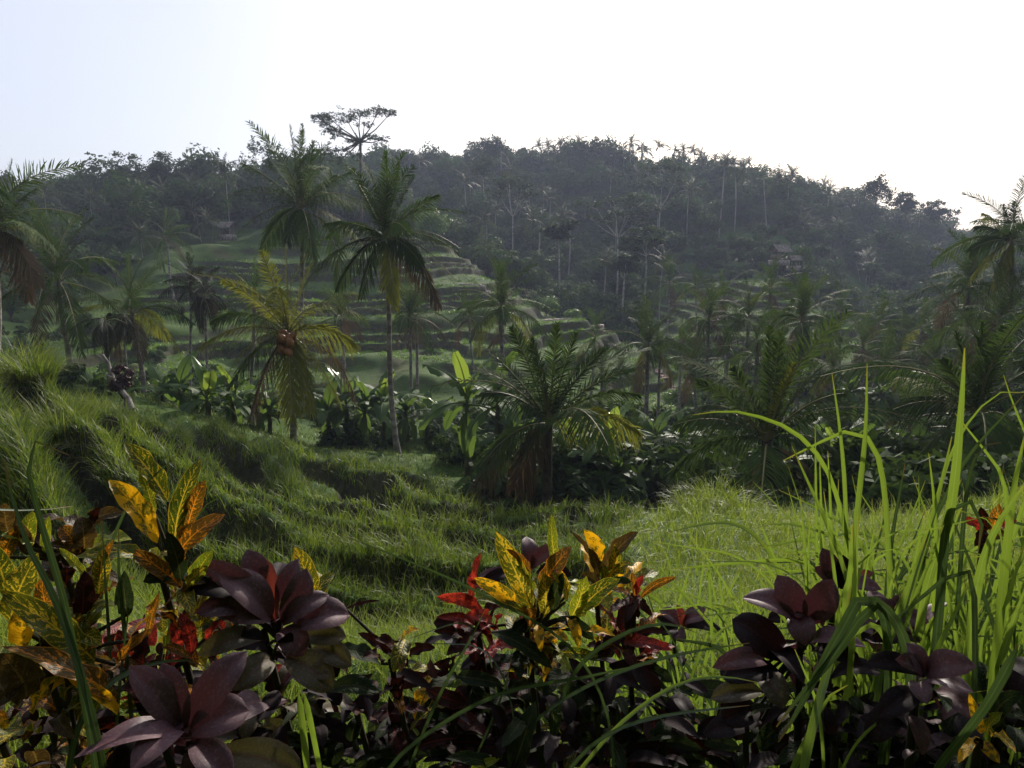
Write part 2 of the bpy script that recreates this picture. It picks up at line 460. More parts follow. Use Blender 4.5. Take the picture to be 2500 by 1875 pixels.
# ------------------------------------------------------------------ scattering of stuff
def scatter(name, P, rot, scl, idx, sources, label):
    me = bpy.data.meshes.new(name)
    P = np.asarray(P, np.float32); N = len(P)
    me.vertices.add(N); me.vertices.foreach_set('co', P.ravel())
    a = me.attributes.new('rot', 'FLOAT_VECTOR', 'POINT'); a.data.foreach_set('vector', np.asarray(rot, np.float32).ravel())
    a = me.attributes.new('scl', 'FLOAT_VECTOR', 'POINT')
    scl = np.asarray(scl, np.float32)
    if scl.ndim == 1: scl = np.repeat(scl[:, None], 3, 1)
    a.data.foreach_set('vector', scl.ravel())
    a = me.attributes.new('pick', 'INT', 'POINT'); a.data.foreach_set('value', np.asarray(idx, np.int32))
    c = bpy.data.collections.new(name + '_sources')
    for i, sm in enumerate(sources):
        c.objects.link(bpy.data.objects.new('%s_source_%02d' % (name, i), sm))
    g = bpy.data.node_groups.new(name + '_scatter', 'GeometryNodeTree')
    g.interface.new_socket('Geometry', in_out='INPUT', socket_type='NodeSocketGeometry')
    g.interface.new_socket('Geometry', in_out='OUTPUT', socket_type='NodeSocketGeometry')
    n, l = g.nodes, g.links
    gi, go = n.new('NodeGroupInput'), n.new('NodeGroupOutput')
    ci = n.new('GeometryNodeCollectionInfo'); ci.inputs[0].default_value = c; ci.inputs[1].default_value = True; ci.inputs[2].default_value = True
    ip = n.new('GeometryNodeInstanceOnPoints')
    def attr(nm, ty):
        x = n.new('GeometryNodeInputNamedAttribute'); x.data_type = ty; x.inputs[0].default_value = nm; return x.outputs[0]
    e2r = n.new('FunctionNodeEulerToRotation'); l.new(attr('rot', 'FLOAT_VECTOR'), e2r.inputs[0])
    l.new(gi.outputs[0], ip.inputs['Points']); l.new(ci.outputs[0], ip.inputs['Instance'])
    ip.inputs['Pick Instance'].default_value = True
    l.new(attr('pick', 'INT'), ip.inputs['Instance Index'])
    l.new(e2r.outputs[0], ip.inputs['Rotation']); l.new(attr('scl', 'FLOAT_VECTOR'), ip.inputs['Scale'])
    l.new(ip.outputs[0], go.inputs[0])
    o = link(name, me)
    md = o.modifiers.new('scatter', 'NODES'); md.node_group = g
    tag(o, label, kind='stuff')
    return o

def blade_mesh(name, P, H, W, bend, ang, seg, mat, r):
    n = len(P)
    out = np.stack([np.cos(ang), np.sin(ang), np.zeros(n)], 1)
    t = np.linspace(0, 1, seg + 1)
    th = bend[:, None] * t[None] ** 1.4 * 1.5 + .10                     # lean angle along the blade
    dl = H[:, None] / seg
    hx = np.cumsum(np.sin(th) * dl, 1) - np.sin(th[:, :1]) * dl; hz = np.cumsum(np.cos(th) * dl, 1) - np.cos(th[:, :1]) * dl
    C = np.asarray(P)[:, None] + out[:, None] * hx[..., None]; C[..., 2] += hz - .03
    sa = ang + math.pi / 2 + r.normal(0, .6, n)
    S = np.stack([np.cos(sa), np.sin(sa), np.zeros(n)], 1)[:, None] * (W[:, None] * (1 - t[None] ** 2 * .94))[..., None]
    return Geo().strips(C, S).build(name, mat)

def spots(n, d0, d1, seed, a0=-.80, a1=.80, clump=0, cr=.12):
    """places spread evenly over the picture, in small clumps"""
    r = np.random.default_rng(seed)
    m = n // max(clump, 1)
    a = np.arctan(r.uniform(math.tan(a0), math.tan(a1), m)); d = np.exp(r.uniform(math.log(d0), math.log(d1), m))
    x, y = np.sin(a) * d, np.cos(a) * d
    lean = r.uniform(0, 6.28, m)
    if clump:
        k = cr * np.clip(d / 14, .5, 2.0)
        x = np.repeat(x, clump) + r.normal(0, 1, m * clump) * np.repeat(k, clump)
        y = np.repeat(y, clump) + r.normal(0, 1, m * clump) * np.repeat(k, clump)
        lean = np.repeat(lean, clump)
    return np.arctan2(x, y), np.hypot(x, y), x, y, lean, r

def grass(name, n, d0, d1, seed, clump, keep, height, mat, label, wpx=.00062, wmin=.0032, bend=.75, seg=3, cr=.12, a0=-.80, a1=.80):
    a, d, x, y, lean, r = spots(n, d0, d1, seed, a0, a1, clump, cr)
    z, nr, sp, tw = zground(x, y, True)
    k = np.nonzero(keep(a, d, x, y, nr, sp, tw, r))[0]
    a, d, x, y, z, lean = a[k], d[k], x[k], y[k], z[k], lean[k]
    H = height(d, x, y, r) * r.uniform(.55, 1.15, len(k))
    W = np.maximum(wmin, wpx * d) * r.uniform(.7, 1.3, len(k))
    bd = bend * r.uniform(.25, 1.5, len(k))
    ang = lean + r.normal(0, 1.3, len(k))
    o = link(name, blade_mesh(name, np.stack([x, y, z], 1), H, W, bd, ang, seg, mat, r))
    tag(o, label, kind='stuff')
    return o

def edge_n(x, y): return vnoise(x * .5, y * .5, 21, 2)
def is_knoll(a, d, x, y): return (colx(a) > 1540 + edge_n(x, y) * 120) & (d < 13.5)
def is_row(x, y, nr): return (nr[0] > .2) & (nr[1] + edge_n(x, y) * .08 < .33)
grass('tall_grass', 210000, 4.0, 32, 41, 12,
      lambda a, d, x, y, nr, sp, tw, r: is_row(x, y, nr) & (d > 5.2 + edge_n(x, y) * .4) & ~is_knoll(a, d, x, y),
      lambda d, x, y, r: .42 * np.clip(.85 + .85 * vnoise(x * .8, y * .8, 23, 2), .35, 1.7) * np.clip(.8 + d / 40, .8, 1.3),
      M['grass_tall'], 'tall dark green grass growing in rows along the near terraces')
grass('sunlit_grass', 70000, 1.7, 13.5, 42, 8,
      lambda a, d, x, y, nr, sp, tw, r: is_knoll(a, d, x, y) | ((d < 5.2 + edge_n(x, y) * .4)),
      lambda d, x, y, r: .32 * np.clip(.6 + d / 14, .6, 1.3) * (1 + .9 * vnoise(x * .9, y * .9, 29, 2)),
      M['grass_bright'], 'bright sunlit grass on the near bank behind the hedge plants', wmin=.0024)
grass('short_turf', 110000, 3.4, 36, 44, 6,
      lambda a, d, x, y, nr, sp, tw, r: ~is_row(x, y, nr) & ~is_knoll(a, d, x, y) & (d > 5.0) & ((nr[0] < .2) | (nr[1] + edge_n(x, y) * .08 > .58) | (r.random(len(x)) < .22)),
      lambda d, x, y, r: .15 * np.clip(.7 + d / 20, .8, 2.0),
      M['grass_short'], 'short mown turf on the paths between the grass rows', seg=2)
def far_row(x, y, sp, tw):
    e = vnoise(x * .25, y * .25, 27, 2)
    return ((sp[0] > .3) & (sp[1] + e * .10 < .26)) | ((tw[0] > .3) & (tw[1] + e * .10 < .26))
grass('terrace_grass', 150000, 40, 152, 43, 8, lambda a, d, x, y, nr, sp, tw, r: far_row(x, y, sp, tw),
      lambda d, x, y, r: .42 + 0 * d, M['grass_far'], 'green grass along the edges of the terraces on the far slopes', wpx=.0007, seg=2, cr=.10, a1=.6)
grass('paddy_grass', 110000, 40, 152, 45, 8, lambda a, d, x, y, nr, sp, tw, r: ((sp[0] < .15) | (sp[1] < .58)) & ((tw[0] < .15) | (tw[1] < .58)) & ((sp[0] > .15) | (tw[0] > .02) | ((colx(a) > 1480) & (colx(a) < 2200) & (d > 70) & (d < 152))) & ~far_row(x, y, sp, tw),
      lambda d, x, y, r: .26 + 0 * d, M['grass_far'], 'low green growth on the flats of the far terraces', wpx=.0008, seg=2, cr=.12, a1=.6)

def tussock(label, px, py, d, h, n, seed, mat, rad=.35):
    """one big fountain of grass standing by itself"""
    r = np.random.default_rng(seed)
    q = at(px, py, d); z0 = zg(q[0], q[1])
    ang = r.uniform(0, 6.28, n); rr = rad * np.sqrt(r.random(n))
    P = np.stack([np.cos(ang) * rr, np.sin(ang) * rr, np.zeros(n)], 1)
    me = blade_mesh('grass_tussock', P, h * r.uniform(.6, 1.15, n), np.full(n, max(.004, .0006 * d)) * r.uniform(.7, 1.3, n), r.uniform(.3, 1.25, n), ang + r.normal(0, .6, n), 4, mat, r)
    return tag(link('grass_tussock', me, None, (q[0], q[1], z0)), label, 'grass')
for i, (px, py, d, h, n, rad, m_, lb) in enumerate([
    (35, 935, 20, 1.35, 900, .75, 'grass_tall', 'biggest dark grass tussock on the ridge at the picture edge'), (140, 990, 19, 1.15, 800, .6, 'grass_tall', 'round grass tussock under the palm with hanging dull fronds'),
    (150, 1060, 15, .95, 600, .5, 'grass_tall', 'grass tussock in front of the round one on the left ridge'), (250, 1000, 22, 1.1, 700, .6, 'grass_tall', 'grass tussock left of the dead log'),
    (400, 1030, 23, .9, 600, .6, 'grass_tall', 'low dark tussock below the row of banana plants'), (95, 1000, 18, .9, 500, .4, 'grass_tall', 'small tussock between the two biggest on the left ridge'),
    (1745, 1215, 9.3, .62, 260, .22, 'grass_bright', 'bright spiky tussock on the crest of the sunlit knoll'), (1810, 1225, 9.2, .55, 200, .2, 'grass_bright', 'lower spiky tussock right of the crest of the sunlit knoll'), (1690, 1225, 9.0, .5, 200, .2, 'grass_bright', 'lower spiky tussock left of the crest of the sunlit knoll')]):
    tussock(lb, px, py, d, h, n, 300 + i, M[m_], rad)

# ------------------------------------------------------------------ palms
def hit(px, py, d0, d1, step=.4):
    """where the ray of a pixel meets the ground between two distances"""
    r = ray(px, py); r = r / math.hypot(r[0], r[1])
    dd = np.arange(d0, d1, step)
    P = r[None] * dd[:, None]
    below = P[:, 2] <= zground(P[:, 0], P[:, 1])
    i = int(np.argmax(below)) if below.any() else len(dd) // 2
    return np.array([P[i, 0], P[i, 1], zg(P[i, 0], P[i, 1])])

def frond_geo(g, p0, pc, p1, ll, n, hw, droop, r, seg=3, side=None, rach=.02, gap=0.0, stalk=.10, up=.25):
    """one feather leaf: a rachis along a bent curve with leaflets hanging on both sides"""
    p0, pc, p1 = (np.asarray(v, float) for v in (p0, pc, p1))
    t = np.linspace(0, 1, 12)[:, None]
    R = (1 - t) ** 2 * p0 + 2 * t * (1 - t) * pc + t * t * p1
    g.tube(R, np.linspace(rach, rach * .25, 12), 4, slot=1)
    u = np.linspace(stalk, 1.0, n)
    u = np.repeat(u, 2) + r.normal(0, .004, 2 * n); u = np.clip(u, 0, 1)
    sg = np.tile([1., -1.], n)
    if gap > 0:
        k = r.random(2 * n) > gap; u, sg = u[k], sg[k]
    m = len(u); U = u[:, None]
    P = (1 - U) ** 2 * p0 + 2 * U * (1 - U) * pc + U * U * p1
    T = 2 * (1 - U) * (pc - p0) + 2 * U * (p1 - pc); T /= np.linalg.norm(T, axis=1, keepdims=True) + 1e-9
    h = p1 - p0
    if side is None:
        hh = np.array([h[0], h[1], 0.0])
        if np.linalg.norm(hh) < .15 * np.linalg.norm(h): hh = np.array([pc[0] - p0[0] + 1e-3, pc[1] - p0[1], 0])
        side = unit(np.cross(unit(hh), [0, 0, 1.0]))
    else: side = unit(side)
    tw = r.normal(0, .55); ax = unit(h)
    side = side * math.cos(tw) + np.cross(ax, side) * math.sin(tw)
    Nn = np.cross(side[None], T); Nn /= np.linalg.norm(Nn, axis=1, keepdims=True) + 1e-9     # "up" of the blade
    L = ll * (np.sin(math.pi * (.14 + .80 * u)) ** .7) * r.uniform(.8, 1.12, m)
    fwd = .45 + .55 * u + r.normal(0, .10, m)
    D = side[None] * (sg * np.cos(fwd))[:, None] + T * np.sin(fwd)[:, None] + Nn * (up + r.normal(0, .12, m))[:, None]
    D /= np.linalg.norm(D, axis=1, keepdims=True)
    s = np.linspace(0, 1, seg + 1)
    dr = droop * r.uniform(.6, 1.4, m)
    C = P[:, None] + D[:, None] * (L[:, None] * s[None])[..., None]
    C[..., 2] -= (L * dr)[:, None] * s[None] ** 2
    W = np.cross(D, Nn); W /= np.linalg.norm(W, axis=1, keepdims=True) + 1e-9
    W = W * .6 + T * .4 * sg[:, None]
    prof = np.array([.6, 1.0, .8, .1]) if seg == 3 else np.linspace(1, .1, seg + 1)
    S = W[:, None] * (hw * prof)[None, :, None]
    g.strips(C, S)

ELEV = [84, 76, 66, 56, 46, 38, 28, 20, 10, 0, -12, -26, -46]
FR = {}
def frond_variant(e, k, mat, L=4.0, n=50, hw=.058):
    key = (e, k, mat, L)
    if key not in FR:
        r = np.random.default_rng(abs(hash((e, k))) % 99991 if False else (e + 100) * 17 + k)
        g = Geo(); ea, eb = math.radians(min(e + 24, 96)), math.radians(e - 16 + r.uniform(-8, 8))
        y = r.uniform(-.12, .12) * L
        frond_geo(g, (0, 0, 0), (.5 * L * math.cos(ea), y * .5, .5 * L * math.sin(ea)), (L * .96 * math.cos(eb), y, L * .96 * math.sin(eb)),
                  L * .21, n, hw, .55 if e < 45 else .22, r, rach=.030, up=.22 if e > 55 else (.05 if e > 25 else -.15))
        FR[key] = g.build('frond', [M[mat], M['petiole'] if mat != 'palm_dead' else M['palm_dead']])
    return FR[key]

def trunk_mesh(b, t, r0, r1, bend, r, mat, flare=1.5, k=8):
    n = 10; u = np.linspace(0, 1, n)[:, None]
    side = np.array([bend[0], bend[1], 0.0])
    P = b + (t - b) * u + side * (np.sin(u * math.pi) * .6 + .4 * np.sin(u * 2 * math.pi))
    R = np.interp(np.linspace(0, 1, n), [0, .08, .2, 1], [r0 * flare, r0 * 1.1, r0, r1])
    g = Geo(); g.tube(P - b, R, k)
    return g.build('trunk', mat, True)

COCO = Geo()
th, ph = np.meshgrid(np.linspace(0, math.pi, 7), np.linspace(0, 2 * math.pi, 9), indexing='ij')
COCO.grid(np.stack([np.sin(th) * np.cos(ph), np.sin(th) * np.sin(ph), np.cos(th) * 1.25 - .1 * np.sin(th) ** 2], -1))
M['coconut'] = m_foliage('coconut_husk', (.20, .085, .028), (.34, .15, .045), (.2, .1, .03), .05, .5, .4)
COCO_M = COCO.build('coconut', M['coconut'], True)

def palm(label, crown, base_px, d, R, seed, n=20, elev=None, mat='palm', dead=2, yellow=0, hero=None, trunk='bark_palm', r0=.15, bend=.3,
         nuts=0, group=None, name='coconut_palm', skirt=0, young=False, hw=.066, leaf=.215):
    r = np.random.default_rng(seed)
    c = at(crown[0], crown[1], d)
    a = az_of(*base_px); bx, by = math.sin(a) * d, math.cos(a) * d
    b = np.array([bx, by, zg(bx, by) - .15])
    if b[2] > c[2] - .3: b[2] = c[2] - .3
    o = thing(name, label, 'palm tree', b, group)
    link('trunk', trunk_mesh(b, c, r0, r0 * .72, (r.uniform(-bend, bend), r.uniform(-bend, bend)), r, M[trunk]), o)
    cl = c - b
    if hero:
        for (tx, ty, lift, dd, fm) in hero:                 # tip column and row, arch, how much nearer or farther the tip is
            tip = at(tx, ty, d + dd) - b
            L = np.linalg.norm(tip - cl)
            pc = cl + (tip - cl) * .5 + np.array([0, 0, L * lift])
            g = Geo()
            frond_geo(g, cl, pc, tip, max(.5, leaf * R * (1.0 if ty > crown[1] - 120 else .75)), 60, hw, .65 if ty > crown[1] - 120 else .25, r, rach=.034, stalk=.08, up=-.08 if ty > crown[1] - 120 else .2)
            link('frond', g.build('frond', [M[fm], M['palm_dead'] if fm == 'palm_dead' else M['petiole']]), o)
    ev = elev or ELEV
    m = n if not hero else max(0, n - len(hero))
    for i in range(m):
        f = (i + .5) / m
        e = ev[min(len(ev) - 1, int(f * len(ev)))]
        fm = mat
        if i >= m - dead: fm = 'palm_dead'
        elif i >= m - dead - yellow: fm = 'palm_yellow'
        me = frond_variant(e, i % 2, fm)
        link('frond', me, o, cl + np.array([0, 0, .12 - .3 * f]), (r.normal(0, .08), r.normal(0, .08), i * 2.39996 + r.normal(0, .25) + seed), R / 4.0 * r.uniform(.9, 1.15))
    for i in range(skirt):                                  # dead leaves folded down along the trunk
        me = frond_variant(-68, i % 2, 'palm_dead')
        link('frond', me, o, cl - np.array([0, 0, .4]), (r.normal(0, .1), .30 + r.normal(0, .08), i * 2.4 + seed), R / 4.0 * r.uniform(.5, .8))
    for i in range(nuts):
        q = r.normal(0, 1, 3); q = unit(q) * r.uniform(.15, .34) * np.array([1.1, 1.1, 1.6])
        link('coconut', COCO_M, o, cl + q + np.array([0, -.42, -.30]), (r.uniform(0, .6), r.uniform(0, .6), r.uniform(0, 6)), .15 * r.uniform(.8, 1.2))
    return o

Y, PY, PD = 'palm', 'palm_yellow', 'palm_dead'
palm('coconut palm with hanging orange coconuts and yellow-green fronds', (705, 815), (720, 1150), 28, 3.6, 1, n=20, mat=PY, dead=1, nuts=24, bend=.12, r0=.13, leaf=.25,
     hero=[(700, 606, .10, .6, PY), (640, 615, .12, 1.0, PY), (765, 640, .16, .8, PY), (545, 690, .22, .4, PY), (490, 845, .30, -.5, PY), (525, 780, .34, 1.0, Y), (862, 712, .25, .5, PY),
           (866, 842, .32, -.6, PY), (832, 985, .26, -1.0, PY), (712, 1025, .22, -2.0, PY), (612, 1020, .28, -.8, PD), (760, 1005, .25, -1.4, PY), (680, 700, .2, -1.5, PY), (560, 945, .3, .5, Y)])
palm('tall palm with an upright tuft, its crown highest beside the umbrella tree', (737, 505), (742, 1060), 42, 4.8, 2, n=26, dead=0, r0=.17, bend=.25,
     hero=[(738, 305, .03, .3, Y), (708, 308, .03, 0, Y), (765, 345, .05, .6, Y), (660, 390, .08, .5, Y), (592, 398, .14, .4, Y), (565, 478, .25, -.8, Y), (560, 592, .32, -.6, Y), (640, 605, .3, -1, Y),
           (800, 360, .08, .7, Y), (852, 420, .15, .5, Y), (872, 500, .24, .4, Y), (880, 590, .3, -.5, PY), (765, 615, .2, -1, Y), (700, 590, .2, -1, Y), (820, 430, .12, -.5, Y)])
palm('tall palm with a long pale trunk and wide drooping crown before the terraces', (940, 583), (972, 1115), 28.5, 3.5, 3, n=27, dead=1, r0=.12, bend=.18, skirt=2,
     hero=[(942, 372, .02, .2, Y), (905, 420, .05, .5, Y), (975, 400, .05, .4, Y), (1010, 430, .10, .5, Y), (870, 440, .10, .6, Y), (1070, 480, .18, .4, Y), (1118, 615, .30, -.4, Y), (1115, 690, .34, -.7, Y),
           (780, 655, .30, -.5, Y), (825, 705, .32, -.8, Y), (870, 560, .22, -.5, Y), (1070, 745, .3, -1, PD), (965, 740, .22, -1.5, PY), (880, 720, .28, -1, Y), (800, 545, .22, .8, Y), (1025, 640, .3, -1, Y)])
palm('young dark palm with long arching fronds beside banana plants, low in the valley', (1340, 1035), (1330, 1215), 20, 4.2, 4, trunk='bark_dark', n=20, dead=1, r0=.17, bend=.05, young=True, leaf=.20,
     hero=[(1360, 792, .04, .5, Y), (1405, 815, .08, .2, Y), (1250, 800, .12, .4, Y), (1185, 855, .18, .2, Y), (1160, 905, .25, -.3, Y), (1180, 960, .3, -.5, Y), (1480, 850, .18, .2, Y), (1545, 905, .22, 0, Y),
           (1560, 965, .28, -.3, Y), (1558, 1060, .34, -.5, PY), (1170, 1140, .32, -.6, Y), (1260, 1190, .3, -.8, PD), (1450, 830, .1, .8, Y), (1300, 830, .1, -.6, Y)])
palm('broad young palm with a brown withered skirt behind the tall grass', (1872, 1075), (1868, 1240), 20, 4.2, 5, trunk='bark_dark', n=20, dead=1, r0=.20, bend=.05, skirt=6, leaf=.20,
     hero=[(1905, 815, .05, .4, Y), (1960, 830, .10, .2, Y), (1880, 800, .04, .8, Y), (1790, 900, .15, .4, Y), (1705, 935, .22, .2, Y), (1655, 1035, .28, -.3, Y), (1640, 1150, .32, -.5, Y), (1720, 990, .3, -.5, Y),
           (2010, 895, .18, .2, Y), (2060, 960, .25, -.2, Y), (2080, 1010, .30, -.4, Y), (2040, 1100, .32, -.7, Y), (1940, 890, .12, -.6, PY)])
palm('dark young palm with ragged upright fronds towards the valley mouth', (2385, 1010), (2380, 1190), 22, 4.3, 6, trunk='bark_dark', n=20, dead=1, r0=.2, bend=.05, leaf=.20,
     hero=[(2400, 790, .04, .4, Y), (2335, 810, .08, .2, Y), (2250, 860, .14, .4, Y), (2195, 920, .2, .2, PY), (2180, 1000, .3, -.3, Y), (2230, 1130, .3, -.5, Y), (2450, 800, .08, .4, Y), (2520, 900, .2, .1, Y), (2300, 880, .1, -.5, Y)])
palm('palm with a bare pale trunk against the white sky past the valley mouth', (2470, 590), (2478, 935), 42, 3.6, 7, n=18, dead=1, r0=.15, bend=.35, skirt=3,
     hero=[(2476, 492, .02, .2, Y), (2450, 500, .05, .2, Y), (2402, 522, .16, .3, PY), (2385, 555, .24, .2, Y), (2372, 610, .30, -.4, Y), (2368, 685, .3, -.5, PY), (2430, 700, .2, -.8, PY), (2510, 530, .1, .4, Y), (2550, 600, .2, .2, Y)])
palm('palm at the picture edge whose dark fronds stand up into the sky', (-5, 560), (-20, 900), 34, 4.0, 8, n=17, dead=2,
     hero=[(30, 392, .03, .3, Y), (75, 425, .10, .2, Y), (88, 460, .16, -.2, Y), (-10, 400, .02, 0, Y), (75, 560, .25, -.3, PY), (95, 690, .3, -.6, PD), (70, 650, .25, .4, Y)])
palm('palm with hanging dull fronds above the tufted grass ridge', (143, 685), (170, 935), 41, 4.0, 9, n=20, dead=2, skirt=1, bend=.3)
palm('lower palm with golden old fronds beside the dark shrivelled palms', (322, 765), (352, 990), 43, 3.3, 10, n=20, dead=2, yellow=5, bend=.3)
palm('slim palm with two pale trunks close by, crown below the tall terrace palm', (1000, 775), (1008, 1000), 50, 3.2, 11, n=18, bend=.1, r0=.13, dead=1)
palm('slim palm standing just behind another before the dark terrace wall', (1016, 770), (1022, 1005), 52, 2.9, 12, n=16, bend=.1, r0=.13, dead=3)
palm('palm with a pale bunched crown heart on the terraced slope', (1222, 755), (1228, 915), 45, 3.5, 13, n=24, dead=1, skirt=2, yellow=2)
palm('slender small palm left of the palm with the pale crown heart', (1146, 775), (1155, 940), 54, 2.4, 14, n=15, dead=2, r0=.10)
palm('palm whose crown hides the foot of the stepped path', (1583, 848), (1575, 990), 42, 3.2, 15, n=20, dead=1, yellow=2)
palm('thin palm stem with a small crown beside the stepped path', (1612, 862), (1604, 1010), 43, 2.2, 16, n=12, dead=2, r0=.10)
palm('dark upright palm among a group of four below the second hill', (1731, 782), (1725, 930), 50, 3.1, 17, n=18, dead=3)
palm('pale-tipped upright palm of the group below the second hill', (1828, 772), (1822, 935), 50, 3.2, 18, n=18, dead=1, yellow=1)
palm('low palm in front of the group below the second hill', (1848, 872), (1845, 1000), 40, 3.0, 19, n=18, dead=2)
palm('palm with a thick dark heart at the edge of the second terraced hill', (1957, 785), (1955, 950), 45, 3.4, 20, n=22, dead=1, skirt=1)
palm('dim palm low in the valley between two taller groups', (2107, 845), (2104, 985), 55, 2.8, 21, n=16, dead=2)
palm('palm half lost in dark growth under the hazy slope', (2195, 860), (2192, 985), 52, 2.8, 22, n=16, dead=4)
palm('palm with a hidden stem just below the sky-lit palm', (2365, 700), (2362, 915), 48, 3.6, 23, n=22, dead=2, skirt=1)
palm('dull palm in the dark thicket below the sky-lit palm', (2440, 790), (2438, 980), 40, 3.2, 24, n=18, dead=4)
palm('narrow palm with a dark bushy crown and white stem on the left terraces', (465, 700), (462, 925), 46, 2.0, 25, n=22, elev=[80, 60, 40, 20, 0, -25, -50], mat='palm_dark', r0=.09, bend=.1, dead=1, name='areca_palm')
palm('narrow dark-crowned palm close to the white-stemmed one', (500, 722), (502, 930), 45, 2.0, 26, n=20, elev=[70, 45, 20, 0, -25, -50, -65], mat='palm_dark', r0=.085, bend=.1, dead=2, name='areca_palm')
palm('shrivelled black palm drooping in a ring over its thin stem', (258, 785), (268, 960), 38, 1.5, 27, n=16, elev=[10, -10, -40, -60, -68], mat='palm_dark', r0=.07, bend=.1, dead=2, name='withered_palm')
palm('shrivelled black palm hanging straight beside the golden-fronded palm', (301, 770), (304, 950), 40, 1.3, 28, n=14, elev=[-20, -50, -60, -68], mat='palm_dark', r0=.06, bend=.1, dead=2, name='withered_palm')
palm('small palm with a leaning stem up on the left grass slope', (405, 582), (424, 690), 100, 4.0, 29, n=20, dead=1, r0=.16)
palm('dull palm half hidden behind the coconut-bearing palm', (620, 740), (612, 930), 50, 3.0, 30, n=16, dead=3)
palm('dull palm on the dark lower terraces beside the long pale trunk', (835, 775), (835, 930), 56, 3.2, 31, n=16, dead=3)
palm('faint palm behind the bank of bananas under the terraces', (730, 900), (745, 985), 50, 2.4, 32, n=14, dead=3)
palm('dim palm at the foot of the far forest above the stepped path', (1635, 690), (1630, 800), 95, 4.2, 33, n=18, dead=1)
palm('dim palm on the lower spur with fronds cut by the stepped path', (1470, 925), (1468, 1020), 46, 2.6, 34, n=14, dead=3)
palm('short palm in the shade of bananas right of the young dark palm', (1560, 1105), (1555, 1190), 26, 2.6, 35, n=14, dead=2, r0=.13)
palm('ragged low palm hanging over the dark hollow behind the tall grass', (2230, 1060), (2225, 1180), 27, 2.8, 36, n=14, dead=5, r0=.13)

# ------------------------------------------------------------------ far palms: trunk and crown
def far_crown(seed, mat):
    r = np.random.default_rng(seed); g = Geo(); n = 17
    for i in range(n):
        e = math.radians([84, 74, 62, 50, 36, 22, 8, -12, -40][min(8, int(i / n * 9))]); az = i * 2.4 + seed
        ea, eb = e + .42, e - .30; L = r.uniform(.85, 1.1)
        f = lambda q, l: (l * math.cos(q) * math.cos(az), l * math.cos(q) * math.sin(az), l * math.sin(q))
        frond_geo(g, (0, 0, 0), f(min(ea, 1.6), .5 * L), f(eb, .96 * L), .24, 18, .066, .45, r, seg=2, rach=.012, up=0)
    return g.build('crown', [mat, M['petiole']])
FAR_C = [far_crown(s, M['palm_far']) for s in range(4)]
FAR_T = []
for s in range(4):
    r = np.random.default_rng(60 + s)
    g = Geo(); u = np.linspace(0, 1, 7); b = r.normal(0, 1, 2)
    g.tube(np.stack([np.sin(u * 2.6) * b[0], np.sin(u * 2.2) * b[1], u], 1) * np.array([.02, .02, 1]), np.linspace(.012, .008, 7), 5)
    FAR_T.append(g.build('trunk', M['bark_pale'], True))
def far_palm(label, crown, d, h, R, seed, group, lean=0.0):
    c = at(crown[0], crown[1], d)
    bx, by = c[0] - lean, c[1]
    if h is None: h = c[2] - zg(bx, by) + .2
    h = max(h, 2.5)
    o = thing('hill_palm', label, 'palm tree', (c[0] - lean, c[1], c[2] - h), group)
    tk = link('trunk', FAR_T[seed % 4], o, None, (0, math.atan2(lean, h), seed), (h, h, math.hypot(h, lean)))
    link('crown', FAR_C[seed % 4], o, (lean, 0, h), (0, 0, seed * 1.7), R)
    return o

KEEP = []                       # stems that show between the trees
for i, (cx, cy, ty, d, R, lb) in enumerate([
    (1683, 470, 578, 175, 4.6, 'far palm standing alone before dark forest with its white stem in view'),
    (1772, 408, 600, 185, 4.6, 'tallest white-stemmed palm on the far ridge, first of three in a row'),
    (1816, 418, 558, 190, 4.9, 'sunlit far ridge palm with the fullest golden crown, second of three'),
    (1901, 440, 588, 180, 4.8, 'third of the three white-stemmed palms on the far ridge'),
    (1934, 432, 520, 205, 4.4, 'small ridge palm just past the three white-stemmed palms'),
    (545, 425, 582, 140, 4.0, 'palm with a thin white stem on the left forest edge'),
    (1245, 330 + 90, 520, 200, 4.6, 'hazy palm in the far forest behind the bright round bush'),
    (1135, 450, 540, 190, 4.8, 'hazy palm over the terrace crest with a white stem'),
    (1180, 545, 585, 150, 4.0, 'low palm on the dark edge behind the terrace crest'),
    (1300, 540, 615, 150, 4.4, 'palm beside the forked white trunk behind the terrace edge'),
    (1335, 490, 530, 190, 4.4, 'hazy palm right of the forked white trunk'),
    (1373, 535, 620, 150, 4.0, 'narrow palm with a leaning white stem in the dark gully'),
    (1620, 645, 740, 120, 3.8, 'small palm in the dim gully under the layered tree'),
    (1480, 640, 720, 125, 3.6, 'thin palm in the dim gully beside a white stem'),
    (470, 520, 605, 132, 3.8, 'palm with a leaning stem at the forest edge above the left terraces'),
    (455, 535, 600, 135, 3.8, 'palm crowded beside a leaning one at the left forest edge'),
    (505, 545, 598, 130, 3.4, 'short palm right of the leaning pair at the left forest edge'),
    (320, 520, 600, 140, 4.2, 'dark palm sunk in the left forest'),
    (345, 585, 640, 118, 3.6, 'grey-leaved palm at the foot of the left forest'),
    (1960, 555, 600, 190, 4.8, 'wide palm above the thatched hut'),
    (2045, 560, 620, 200, 4.4, 'hazy palm with a leaning stem right of the hut'),
    (2120, 640, 710, 190, 4.0, 'dim palm with a leaning white stem on the hazy slope'),
    (2280, 700, 760, 180, 4.0, 'dim palm low on the hazy slope near the valley mouth')]):
    KEEP.append((cx, cy, ty, d))
    far_palm(lb, (cx, cy), d, None, R, i, None, [0, .9, 1.6, 1.8, .6, -.6, -.8, -1.0, -.6, -.8, -.6, -1, .4, .4, -1.2, -.6, -.5, 0, 0, 0, 1.4, 1.6, 1.6][i])

